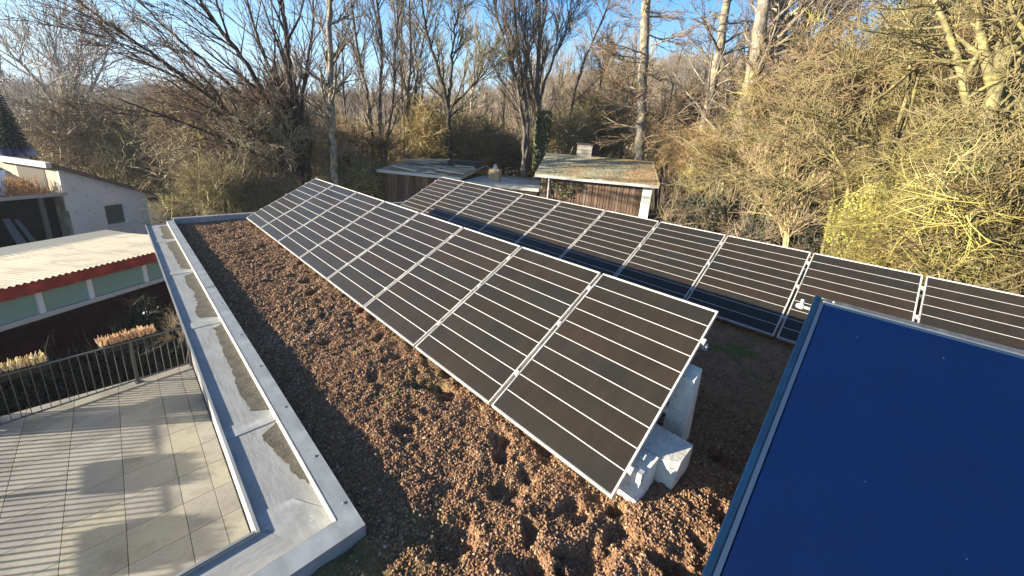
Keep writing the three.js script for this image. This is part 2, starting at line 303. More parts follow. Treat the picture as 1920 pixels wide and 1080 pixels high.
const panelGeo = (() => {
  const W = PW, L = PL, f = .0105, h = .036;
  const frame = [box(0, L, -h, 0, -f, 0), box(0, L, -h, 0, -W, -W + f), box(0, f, -h, -.0003, -W + f, -f), box(L - f, L, -h, -.0003, -W + f, -f)];
  return { frame: mergeGeometries(frame), back: box(f, L - f, -.009, -.0055, -W + f, -f), strips: Array.from({ length: 10 }, (_, i) => { const a = f + .006 + i * (L - 2 * f - .006) / 10; const g = box(a, a + (L - 2 * f - .006) / 10 - .0078, -.0055, -.0038, -W + f + .005, -f - .005); const p = g.attributes.position, u = g.attributes.uv; for (let k = 0; k < p.count; k++) u.setXY(k, -p.getZ(k), p.getX(k)); return g; }),
    clamp: mergeGeometries([box(-.022, .022, -.001, .004, -.016, .016), box(-.022, .022, -.03, -.0012, -.0115, .0115)]) };
})();
function panel(x, z, label, group, k) {
  const t = thing('photovoltaic_module', label, 'solar panel', [x, 0, z], 0, group); t.rotation.z = TILT;
  mesh('frame', panelGeo.frame, mats.alu, t); mesh('backsheet', panelGeo.back, mats.back, t);
  panelGeo.strips.forEach((g, i) => mesh('cell_strip', g, cellMats[(i * 3 + k * 2 + (hash(i, k, 4) > .6 ? 1 : 0)) % 4], t));
  for (const s of [.2, .56, .86]) { const c = mesh('clamp', panelGeo.clamp, mats.alu, t); c.position.set(PL * s, 0, -(PW + PP) / 2); }
  return t;
}
const ord = ['nearest', 'second nearest', 'third nearest', 'fourth nearest', 'fourth from the far end of', 'third from the far end of', 'second from the far end of', 'farthest'];
for (let i = 0; i < 8; i++) {
  const l = i < 4 ? `${ord[i]} solar panel of the front row beside the brown gravel` : i < 7 ? `solar panel ${ord[i]} the front row beside the brown gravel` : 'solar panel at the far top end of the front row';
  const p = panel(0, -i * PP - .013, l, 'solar panels of the front row', i);
  if (i === 0) for (const s of [.12, .80]) { const c = mesh('end_clamp', panelGeo.clamp, mats.alu, p); c.position.set(PL * s, 0, .012); }
}
const back = ['farthest solar panel of the back row, in front of the left shed', 'second solar panel from the far end of the back row', 'third solar panel from the far end of the back row, partly shaded', 'fourth solar panel from the far end of the back row, partly shaded', 'fifth solar panel from the far end of the back row, below the wooden hut', 'sixth solar panel from the far end of the back row, below the hut corner', 'solar panel of the back row in front of the dark gap right of the hut', 'solar panel of the back row in front of the bare sapling', 'solar panel of the back row behind the blue collector corner, before the yellow bush', 'solar panel of the back row nearest the right picture edge, cut by the blue collector'];
for (let i = 0; i < 10; i++) panel(DX, DZ + PP - i * PP - .013, back[9 - i], 'solar panels of the back row', i + 3);
{ // rails that carry each row
  const c = Math.cos(TILT), s = Math.sin(TILT);
  for (const [x0, z0, n, w] of [[0, .03, 8, 'front'], [DX, DZ + PP + .03, 10, 'back']]) for (const [q, wh] of [[.2, 'low'], [.8, 'high']]) {
    const t = thing('mounting_rail', `aluminium rail under the ${wh} edge of the ${w} panel row`, 'rail', [x0 + q * PL * c + .06 * s, q * PL * s - .06 * c, z0]); t.rotation.z = TILT;
    mesh('profile', box(-.02, .02, -.022, .022, -n * PP - .06, 0, .003), mats.alu, t);
  }
  // the concrete support at the open end of the front row: front foot, ballast kerb, leaning post
  const t = thing('concrete_support', 'pale concrete foot, kerb block and post carrying the near end of the front row', 'panel support', [0, 0, 0]);
  const cham = (x0, x1, y0, y1, z0, z1, ch) => { // block with a clipped corner at (x0, y1, z1)
    const a = [x0, y0, z0], b2 = [x1, y0, z0], c2 = [x1, y0, z1], d = [x0, y0, z1], A = [x0, y1, z0], B = [x1, y1, z0], Cc = [x1, y1, z1], e = [x0 + ch, y1, z1], f = [x0, y1 - ch * 1.3, z1], g = [x0, y1, z1 - ch];
    return poly([[a, b2, c2, d], [A, g, e, Cc, B], [d, c2, Cc, e, f], [a, d, f, g, A], [b2, a, A, B], [c2, b2, B, Cc], [g, f, e]]);
  };
  mesh('ballast_block', cham(.405, .69, -.13, .105, -.55, .195, .07), mats.concrete, t);
  mesh('front_foot', hexa([[.12, -.14, .085], [.395, -.14, .085], [.395, -.14, -.5], [.12, -.14, -.5]], [[.20, .045, .06], [.385, .115, .085], [.385, .115, -.5], [.19, .055, -.5]]), mats.concrete, t);
  mesh('rear_post', hexa([[.82, -.14, .094], [.985, -.14, .094], [.985, -.14, -.07], [.82, -.14, -.07]], [[.91, .43, .060], [1.05, .475, .060], [1.05, .475, -.06], [.91, .43, -.06]]), mats.concrete, t);
  mesh('bracket', [box(.17, .215, .04, .115, .045, .075), box(.70, .74, .22, .25, -.08, -.02)], mats.alu, t);
}

// ------------------------------------------------------------------ blue solar thermal collector
{
  const CT = .4677, ZL = .515, W = 2.4, Lc = 2.352, x0 = -.16, y0 = -.062;
  const t = thing('solar_thermal_collector', 'big dark blue flat solar thermal collector tilted beside the front row', 'solar collector', [x0, y0, ZL]); t.rotation.z = CT;
  const blue = new THREE.MeshPhysicalMaterial({ color: lin(.003, .028, .085), roughness: .35, metalness: .2, clearcoat: .4, clearcoatRoughness: .25, map: rep(speck, .5) });
  const absorb = new THREE.MeshPhysicalMaterial({ color: lin(.0008, .0085, .050), roughness: .5, specularIntensity: .15, clearcoat: .32, clearcoatRoughness: .06, map: tex(512, 512, (u, v) => { const h = pf(u, v, 3, 4, 101), k = .86 + .12 * pf(u, v, 9, 5, 103); return [k * (.9 + .25 * (1 - h)), k, k]; }) });
  mesh('side_frame', box(0, Lc, -.10, .012, 0, .042, .010), blue, t);
  mesh('side_frame', box(0, Lc, -.10, .012, W - .055, W, .011), blue, t);
  mesh('end_frame', [box(Lc - .05, Lc - .002, -.10, .010, .056, W - .056, .010)], new THREE.MeshPhysicalMaterial({ color: lin(.34, .38, .42), roughness: .3, metalness: .7, map: rep(speck, 2) }), t);
  mesh('end_frame', [box(.002, .05, -.10, .010, .056, W - .056, .010)], blue, t);
  mesh('glazing_seal', [box(Lc - .066, Lc - .051, -.02, .004, .056, W - .056), box(.05, Lc - .067, -.02, .004, .0425, .068)], new THREE.MeshStandardMaterial({ color: lin(.012, .03, .07), roughness: .5 }), t);
  const ab = box(.052, Lc - .068, -.03, -.004, .069, W - .056); mesh('absorber', ab, absorb, t);
  mesh('casing', box(.05, Lc - .05, -.095, -.035, .056, W - .056), mats.dark, t);
  const fit = new Tubes().add([V(Lc - .13, -.03, -.002), V(Lc - .13, -.03, -.05)], [.012, .012], 12).add([V(Lc - .13, -.03, -.045), V(Lc - .13, -.03, -.075)], [.022, .022], 6).geo();
  mesh('pipe_fitting', [fit, uvM(new THREE.SphereGeometry(.02, 10, 8).translate(Lc - .13, -.03, -.075).toNonIndexed()), new Tubes().add([V(Lc - .13, -.03, -.06), V(Lc - .09, .01, -.06)], [.012, .012], 8).geo()], M([.7, .66, .55], { roughness: .35, metalness: .3 }), t);
  mesh('screw', new THREE.SphereGeometry(.009, 10, 6).translate(Lc - .03, .011, .12), mats.alu, t);
  const lg = thing('collector_stand', 'steel stand holding up the high edge of the blue collector', 'stand', [0, 0, 0]);
  for (const z of [ZL + .15, ZL + W - .15]) { const xt = x0 + Math.cos(CT) * (Lc - .2) + .06, yt = y0 + Math.sin(CT) * (Lc - .2) - .11; mesh('leg', new Tubes().add([V(xt + .1, -.12, z), V(xt, yt, z)], [.022, .022], 8).geo(), mats.railing, lg); }
  // flecks of dust on the glass
  const q = []; for (let i = 0; i < 8; i++) { const a = new THREE.IcosahedronGeometry(rr(.001, .0024), 0); a.translate(rr(.3, 2.1), -.003, rr(.12, 1.9)); q.push(uvM(a)); }
  const dst = mesh('dust_flecks', q, M([.45, .5, .55]), t); dst.userData.kind = 'stuff';
}

// ------------------------------------------------------------------ terrace with tiles, railing and planters
{
  const tr = new THREE.Group(); tr.name = 'terrace'; tr.userData.kind = 'structure'; tr.userData.label = 'beige tiled roof terrace crossed by railing shadows'; scene.add(tr);
  mesh('base_slab', [box(-4.25, -1.24, TY - .3, TY - .03, -8.8, -.95), box(-5.4, -4.2505, TY - .3, TY - .03, -9.55, -.95)], M([.20, .19, .17]), tr);
  const tt = tex(512, 512, (u, v) => { const a = pf(u, v, 3, 5, 111), s = smooth(.52, .7, pf(u + .3 * a, v, 5, 4, 117)), n = .86 + .16 * (a - .5) - .07 * s + .06 * (pf(u, v, 100, 1, 119) - .5); return [n, n * .985, n * .945]; });
  const tm = [0, 1, 2, 3, 4].map((k) => { const q = rep(tt, .5); q.offset.set(k * .31, k * .17); return M([.41 + .02 * (k % 3), .408 + .018 * (k % 3), .385 + .016 * (k % 2)], { map: q, roughness: .75 }); });
  const s = .543, g = box(-s / 2 + .003, s / 2 - .003, -.028, 0, -s / 2 + .003, s / 2 - .003, .0025), gb = box(-.162, .162, -.028, 0, -s / 2 + .003, s / 2 - .003, .0025);
  for (let i = 0; i < 7; i++) for (let j = 0; j < 15; j++) {
    const x = -1.79 - .27 - i * s + s, z = -9.04 + j * s; if (x > -4.2 && j === 0) continue; const o = mesh('tile', x > -1.6 ? gb : g, tm[Math.floor(hash(i, j, 5) * 5)], tr); o.position.set(x > -1.6 ? -1.624 : x, TY + .002 * hash(i, j, 9), z);
    o.rotation.y = 0; if (x <= -1.6 && hash(i, j, 6) > .5) o.rotation.y = Math.PI;
  }
  for (let j = 1; j < 15; j++) { const o = mesh('tile', box(-.1, .1, -.028, 0, -s / 2 + .003, s / 2 - .003, .0025), tm[j % 5], tr); o.position.set(-1.356, TY, -9.04 + j * s); }
}
function railing(name, label, pts, H, postAt, cat = 'railing') {
  const t = thing(name, label, cat, [0, 0, 0]);
  const bar = box(-.0045, .0045, .07, H - .02, -.017, .017), post = box(-.022, .022, 0, H + .012, -.022, .022, .004);
  for (let k = 0; k < pts.length - 1; k++) {
    const a = V(...pts[k]), b = V(...pts[k + 1]), d = b.clone().sub(a), len = d.length(), ang = Math.atan2(-d.z, d.x);
    const put = (n, g, s) => { const o = mesh(n, g, mats.railing, t); o.position.copy(a).addScaledVector(d, s / len); o.rotation.y = ang; return o; };
    put('top_rail', box(0, len, H - .02, H, -.02, .02, .004), 0);
    put('bottom_rail', box(0, len, .05, .07, -.016, .016, .003), 0);
    const nb = Math.round(len / .103); for (let i = 1; i < nb; i++) put('bar', bar, i * len / nb);
    for (const f of postAt[k]) { put('post', post, f * len); put('post_foot', box(-.05, .05, 0, .012, -.05, .05, .003), f * len); }
  }
  return t;
}
railing('terrace_railing', 'grey steel bar railing along the far edge of the tiled terrace', [[-1.25, TY, -8.71], [-3.95, TY, -8.36]], .885, [[.0, .30, 1]]);
railing('side_railing', 'grey bar railing round the open side of the terrace', [[-3.95, TY, -8.36], [-4.5, TY, -9.4], [-5.2, TY, -9.4], [-5.2, TY, 1]], .885, [[], [], [0, .16, .36, .62, .85]]);
function planter(label, x, z, turn, len, tones, group) {
  const t = thing('balcony_planter', label, 'planter', [x, TY + .72, z], turn, group);
  mesh('box', hexa([[-len / 2 + .03, 0, .075], [len / 2 - .03, 0, .075], [len / 2 - .03, 0, -.075], [-len / 2 + .03, 0, -.075]], [[-len / 2, .16, .1], [len / 2, .16, .1], [len / 2, .16, -.1], [-len / 2, .16, -.1]]), M([.02, .02, .022], { roughness: .5 }), t);
  mesh('hook', [box(-len / 3 - .01, -len / 3 + .01, .13, .18, .1, .15), box(len / 3 - .01, len / 3 + .01, .13, .18, .1, .15)], mats.railing, t);
  const cone = new Tubes().add([V(0, 0, 0), V(.006, .07, 0), V(0, .15, .004)], [.009, .013, .003], 5).geo(), mm = [], cc = [], q = new THREE.Quaternion();
  for (let i = 0; i < 230; i++) { const x = rr(-len / 2 + .02, len / 2 - .02); q.setFromEuler(new THREE.Euler(rr(-.5, .5), rr(0, 6), rr(-.55, .25))); mm.push(new THREE.Matrix4().compose(V(x, .15, rr(-.09, .09)), q, V(1, rr(.6, 1.25), 1))); const c = tones[Math.floor(rnd() * tones.length)], k = rr(.8, 1.2); cc.push(lin(c[0] * k, c[1] * k, c[2] * k)); }
  instanced('heather', cone, new THREE.MeshStandardMaterial({ roughness: .8 }), mm, cc, t).userData.kind = 'stuff';
  return t;
}
const hot = [[.66, .50, .27], [.52, .27, .17], [.70, .55, .33], [.56, .34, .23]], yel = [[.68, .57, .27], [.58, .48, .22], [.58, .36, .20], [.70, .60, .38]];
planter('black planter with orange and yellow heather hung outside the railing, next to the bare shrub', -2.07, -8.76, .13, .80, hot);
planter('black planter with pale yellow heather hung outside the railing, cut by the left picture edge', -3.45, -8.58, .13, .85, yel);
planter('planter with heather on the recessed corner rail of the terrace', -4.85, -9.55, 0, .7, hot);
planter('planter with heather on the side rail, farther one', -5.36, -8.06, Math.PI / 2, .66, yel);
planter('planter with heather on the side rail, nearer one', -5.36, -6.72, Math.PI / 2, .7, hot);

// ------------------------------------------------------------------ neighbouring low building with corrugated roof, red fascia and green glass band
const along = (A, d, s, y) => V(A.x + d.x * s, y, A.z + d.z * s);
{
  const A = V(-4.34, 0, -14.07), B = V(-1.18, 0, -16.05), d = B.clone().sub(A).normalize(), n = V(-d.z, 0, d.x), ang = Math.atan2(-d.z, d.x);
  const hy = (px, py) => { const p = hit(px, py, A, n); return [p.clone().sub(A).dot(d), p.y]; };
  const yS = hy(0, 612)[1], yG = hy(0, 560)[1], yF = hy(0, 535)[1], m1 = hy(74, 563)[0], m2 = hy(168, 538)[0], S0 = -5, S1 = 5.2;
  const t = thing('low_workshop_building', 'low building with corrugated pale roof, red fascia and green glass band beyond the terrace', 'building', [A.x, 0, A.z], ang);
  mesh('wall', box(S0, S1, -5.6, yS - .05, -4.6, 0), M([.07, .016, .014], { map: rep(woodTex, .5, 2) }), t);
  for (let k = 0; k < 9; k++) mesh('plank', box(S0, S1, -5.5 + k * .24, -5.5 + k * .24 + .225, .001, .022), M([.08 + .03 * hash(k, 1, 1), .017, .015], { map: rep(woodTex, .4, 1) }), t);
  mesh('sill', [box(S0, S1, yS - .05, yS + .02, -.1, .09), box(S0, S1, yS - .12, yS - .06, -.1, .05)], M([.62, .63, .62]), t);
  const gm = new THREE.MeshPhysicalMaterial({ color: lin(.30, .45, .38), roughness: .25, clearcoat: .5 });
  const mull = [m1 - (m2 - m1) * 3, m1 - (m2 - m1) * 2, m1 - (m2 - m1), m1, m2, m2 + (m2 - m1) * 1.35, m2 + (m2 - m1) * 2.4];
  for (let k = 0; k < mull.length - 1; k++) mesh('glass_pane', box(mull[k] + .055, mull[k + 1] - .055, yS + .02, yG + .02, -.05, -.03), gm, t);
  for (const m of mull) mesh('mullion', box(m - .055, m + .055, yS + .02, yG + .02, -.06, .03), M([.85, .85, .84]), t);
  mesh('inner_wall', box(S0, S1, yS, yG + .1, -4.6, -.12), M([.25, .27, .25]), t);
  mesh('fascia', box(S0, S1, yG, yF - .02, -.04, .30), M([.62, .10, .065], { map: rep(speck, .7) }), t);
  // corrugated sheet, falling slightly to the back
  const pts = [], I = [], nx = 800, nz = 6, ln = S1 - S0, back = 4.4;
  for (let j = 0; j <= nz; j++) for (let i = 0; i <= nx; i++) { const s = S0 + ln * i / nx; pts.push(s, yF + .03 + .022 * Math.sin(s / .13 * 6.2832) - .30 * j / nz - .0 + .004 * vnoise(s * 3, j), .40 - back * j / nz); }
  for (let j = 0; j < nz; j++) for (let i = 0; i < nx; i++) { const a = j * (nx + 1) + i; I.push(a, a + 1, a + nx + 1, a + 1, a + nx + 2, a + nx + 1); }
  const g = new THREE.BufferGeometry(); g.setAttribute('position', new THREE.Float32BufferAttribute(pts, 3)); g.setAttribute('uv', new THREE.Float32BufferAttribute(pts.flatMap((v, i) => i % 3 === 0 ? [pts[i], pts[i + 2]] : []), 2)); g.setIndex(I); g.computeVertexNormals();
  mesh('corrugated_roof', g, M([.41, .405, .375], { side: THREE.DoubleSide, map: rep(tex(256, 256, (u, v) => { const a = pf(u, v, 5, 5, 131), b = smooth(.5, .7, pf(u, v * .3, 10, 4, 137)); const n = .90 - .16 * b * a - .12 * (a - .5); return [n, n * .98, n * .92]; }), .35) }), t);
}
// ------------------------------------------------------------------ white house on the left with its lean-to, and the tiled roof behind
{
  const A = onY(143, 452, -4.7), B = onY(280, 429, -4.7), d = B.clone().sub(A).setY(0).normalize(), n = V(-d.z, 0, d.x), ang = Math.atan2(-d.z, d.x), len = B.clone().sub(A).length();
  const hw = (px, py) => { const p = hit(px, py, A, n); return [p.clone().sub(A).dot(d), p.y]; };
  const [, yc] = hw(113, 318), [se, ye] = hw(272, 362), w0 = hw(195, 386), w1 = hw(238, 417);
  const t = thing('white_house', 'white rendered house with sloping roof edge and small window, left of the shrubs', 'house', [A.x, 0, A.z], ang);
  const wm = M([.84, .84, .85], { map: rep(tex(512, 512, (u, v) => { const a = pf(u, v, 5, 5, 141), p = .35 * smooth(.66, .72, pf(u, v, 24, 4, 147)), k = .95 + .10 * (a - .5); return p > 0 ? [k * (1 - .22 * p), k * (1 - .24 * p), k * (1 - .26 * p)] : [k, k, k]; }), .22), bumpMap: rep(bumpN, .8), bumpScale: .01 });
  const cream = M([.80, .66, .47], { map: rep(speck, .3) });
  const Dp = 5, yb = -6.2, sE = Math.max(se, len);
  const wx0 = w0[0], wx1 = w1[0], wy0 = w1[1], wy1 = w0[1], roofAt = (s) => lerp(yc, ye, s / sE);
  // gable wall facing us, with the window opening left out
  mesh('wall', poly([[[0, yb, 0], [wx0, yb, 0], [wx0, roofAt(wx0), 0], [0, yc, 0]], [[wx1, yb, 0], [sE, yb, 0], [sE, ye, 0], [wx1, roofAt(wx1), 0]], [[wx0, yb, 0], [wx1, yb, 0], [wx1, wy0, 0], [wx0, wy0, 0]], [[wx0, wy1, 0], [wx1, wy1, 0], [wx1, roofAt(wx1), 0], [wx0, roofAt(wx0), 0]],
    [[wx0, wy0, -.25], [wx0, wy0, 0], [wx1, wy0, 0], [wx1, wy0, -.25]], [[wx0, wy1, 0], [wx0, wy1, -.25], [wx1, wy1, -.25], [wx1, wy1, 0]], [[wx0, wy0, 0], [wx0, wy0, -.25], [wx0, wy1, -.25], [wx0, wy1, 0]], [[wx1, wy0, -.25], [wx1, wy0, 0], [wx1, wy1, 0], [wx1, wy1, -.25]],
    [[sE, yb, 0], [sE, yb, -Dp], [sE, ye, -Dp], [sE, ye, 0]], [[sE, yb, -Dp], [0, yb, -Dp], [0, yc, -Dp], [sE, ye, -Dp]]]), wm, t);
  mesh('side_wall', box(-.02, .0, yb, yc - .01, -Dp, -.001), cream, t);
  mesh('corner_trim', box(-.07, .10, -3.1, yc - .02, -.10, .03), M([.74, .72, .66]), t);
  const wf = mesh('window', [box(wx0, wx1, wy0, wy0 + .07, -.2, -.13), box(wx0, wx1, wy1 - .06, wy1, -.2, -.13), box(wx0, wx0 + .06, wy0 + .071, wy1 - .061, -.2, -.13), box(wx1 - .06, wx1, wy0 + .071, wy1 - .061, -.2, -.13)], M([.16, .18, .16]), t);
  mesh('pane', box(wx0 + .061, wx1 - .061, wy0 + .072, wy1 - .062, -.18, -.16), new THREE.MeshPhysicalMaterial({ color: lin(.13, .15, .13), roughness: .3, clearcoat: .4 }), wf);
  mesh('window_sill', box(wx0 - .05, wx1 + .05, wy0 - .07, wy0 - .001, -.12, .07), wm, t);
  const ov = .28, th = .20, sl = (yc - ye) / sE; // roof slab following the wall top, brown verge towards us
  mesh('roof', hexa([[-.35, yc + .35 * sl, ov], [sE + .3, ye - .3 * sl, ov], [sE + .3, ye - .3 * sl, -Dp - .3], [-.35, yc + .35 * sl, -Dp - .3]], [[-.35, yc + .35 * sl + th, ov], [sE + .3, ye - .3 * sl + th, ov], [sE + .3, ye - .3 * sl + th, -Dp - .3], [-.35, yc + .35 * sl + th, -Dp - .3]]), M([.17, .12, .085]), t);
  mesh('eaves_board', hexa([[-.56, yc + .3 * sl, ov + .02], [-.36, yc + .3 * sl, ov + .02], [-.36, yc + .3 * sl, -Dp - .3], [-.56, yc + .3 * sl, -Dp - .3]], [[-.56, yc + .3 * sl + .25, ov + .02], [-.36, yc + .3 * sl + .25, ov + .02], [-.36, yc + .3 * sl + .25, -Dp - .3], [-.56, yc + .3 * sl + .25, -Dp - .3]]), M([.62, .62, .58]), t);
  // big window in the sunny wall: white sheet of glass roof and a pane mirroring shrubs
  const q = (z0, z1, y0, y1, m, name, o = .02) => mesh(name, box(-.02 - o, -.021, y0, y1, z0, z1), m, t);
  q(-3.4, -1.15, -2.2, -1.15, M([.12, .11, .09], { roughness: .3 }), 'side_window');
  // lean-to in line with the gable wall
  const l = thing('dark_lean_to', 'dark boarded lean-to with dry grass on its flat roof, left of the white house', 'shed', [A.x, 0, A.z], ang);
  const yl = hw(128, 361)[1], dkm = M([.028, .022, .018], { map: rep(woodTex, .4, 1) });
  for (let k = 0; k < 13; k++) mesh('plank', box(-7, -.03, yb + 1.2 + k * .2, yb + 1.2 + k * .2 + .18, -1.0 + .01 * (k % 2), -.97 + .01 * (k % 2)), dkm, l);
  mesh('back_wall', box(-7, -.03, yb, yl - .1, -1.2, -1.02), mats.dark, l);
  mesh('roof', box(-7, -.075, yl - .14, yl, -4.5, .05), M([.30, .24, .16]), l);
  mesh('roof_edge', box(-7, .05, yl - .13, yl + .03, .051, .09), M([.45, .42, .38]), l);
  mesh('post', box(-.9, -.75, yb, yl - .14, -.25, -.1), M([.16, .15, .14]), l);
  // dry stalks on the lean-to roof
  const T = new Tubes(); for (let i = 0; i < 700; i++) { const p = V(rr(-3.2, -.3), yl, rr(-2.4, -.1)), h = rr(.12, .55) * (p.x > -2.2 && p.z < -.6 ? 1.6 : .6), dx = rr(-.25, .25); T.add([p, p.clone().add(V(dx * .4, h * .6, rr(-.1, .1))), p.clone().add(V(dx, h, rr(-.15, .15)))], [.011, .009, .004], 3); }
  const dry = mesh('dry_grass', T.geo(), M([.36, .20, .085]), l); dry.userData.kind = 'stuff';
  const sh = thing('white_cold_frame', 'white glazed cold frame on the lean-to roof by the sunny wall', 'cold frame', [A.x, 0, A.z], ang);
  const f0 = -4.6, f1 = -1.75; mesh('slope', poly([[[f0, yl + .02, -.5], [f1 + .0, yl + .02, -.5], [f1 + .9, yl + .95, -2.3], [f0, yl + .95, -2.3]]]), M([.78, .80, .80], { roughness: .35, side: THREE.DoubleSide }), sh);
  mesh('frame_bar', [0, 1, 2, 3].map((k) => hexa([[f0 + .2 + k * .75, yl + .03, -.5], [f0 + .24 + k * .75, yl + .03, -.5], [f0 + .24 + k * .75 + .3, yl + .96, -2.3], [f0 + .2 + k * .75 + .3, yl + .96, -2.3]], [[f0 + .2 + k * .75, yl + .06, -.5], [f0 + .24 + k * .75, yl + .06, -.5], [f0 + .24 + k * .75 + .3, yl + .99, -2.3], [f0 + .2 + k * .75 + .3, yl + .99, -2.3]])), M([.6, .6, .6]), sh);
  const bd = thing('leaning_board', 'grey blue boards leaning in the dark lean-to', 'board', [A.x, 0, A.z], ang);
  mesh('board', [hexa([[-1.9, -4.9, .0], [-1.55, -4.9, .0], [-1.55, -4.9, -.06], [-1.9, -4.9, -.06]], [[-1.95, -3.3, -.7], [-1.75, -3.3, -.7], [-1.75, -3.3, -.76], [-1.95, -3.3, -.76]]), hexa([[-1.4, -4.9, .0], [-1.2, -4.9, .0], [-1.2, -4.9, -.06], [-1.4, -4.9, -.06]], [[-1.6, -3.4, -.7], [-1.45, -3.4, -.7], [-1.45, -3.4, -.76], [-1.6, -3.4, -.76]])], M([.10, .14, .17]), bd);
  const fe = thing('low_white_fence', 'low pale fence at the foot of the dark lean-to', 'fence', [A.x, 0, A.z], ang);
  mesh('rail', box(-6, -1.1, -4.75, -4.69, .6, .64), M([.5, .5, .48]), fe); for (let i = 0; i < 9; i++) { const o = mesh('post', box(-.025, .025, -5.6, -4.66, .6, .65), M([.45, .45, .43]), fe); o.position.x = -6 + i * .6; }
  // tiled roof farther behind
  const R = thing('tiled_roof_house', 'house with glazed dark blue tiled roof behind the white house', 'house', [0, 0, 0]);
  const c0 = at(74, 292, 36), c1 = at(58, 265, 40), d2 = d.clone(), Lr = 16;
  const pA = c0.clone(), pB = c1.clone().setY(at(55, 267, 44).y), pos = [], II = [], nu = 120, nv = 30, up = pB.clone().sub(pA), nn = d2.clone().cross(up).normalize();
  for (let j = 0; j <= nv; j++) for (let i = 0; i <= nu; i++) { const p = pA.clone().addScaledVector(d2, -Lr * i / nu).addScaledVector(up, j / nv).addScaledVector(nn, .045 * Math.sin(i / nu * Lr / .32 * 6.2832) + .06 * (j % 5) / 5); pos.push(p.x, p.y, p.z); }
  for (let j = 0; j < nv; j++) for (let i = 0; i < nu; i++) { const a = j * (nu + 1) + i; II.push(a, a + nu + 1, a + 1, a + 1, a + nu + 1, a + nu + 2); }
  const g = new THREE.BufferGeometry(); g.setAttribute('position', new THREE.Float32BufferAttribute(pos, 3)); g.setIndex(II); g.computeVertexNormals();
  mesh('roof', g, new THREE.MeshPhysicalMaterial({ color: lin(.018, .022, .075), roughness: .35, side: THREE.DoubleSide, clearcoat: .3 }), R);
  const q0 = pA.clone().addScaledVector(d2, -.4).addScaledVector(up, .1);
  const bw = mesh('wall', box(-Lr + .4, 0, -6, 0, -.3, 0), wm, R); bw.position.copy(q0); bw.rotation.y = ang;
}

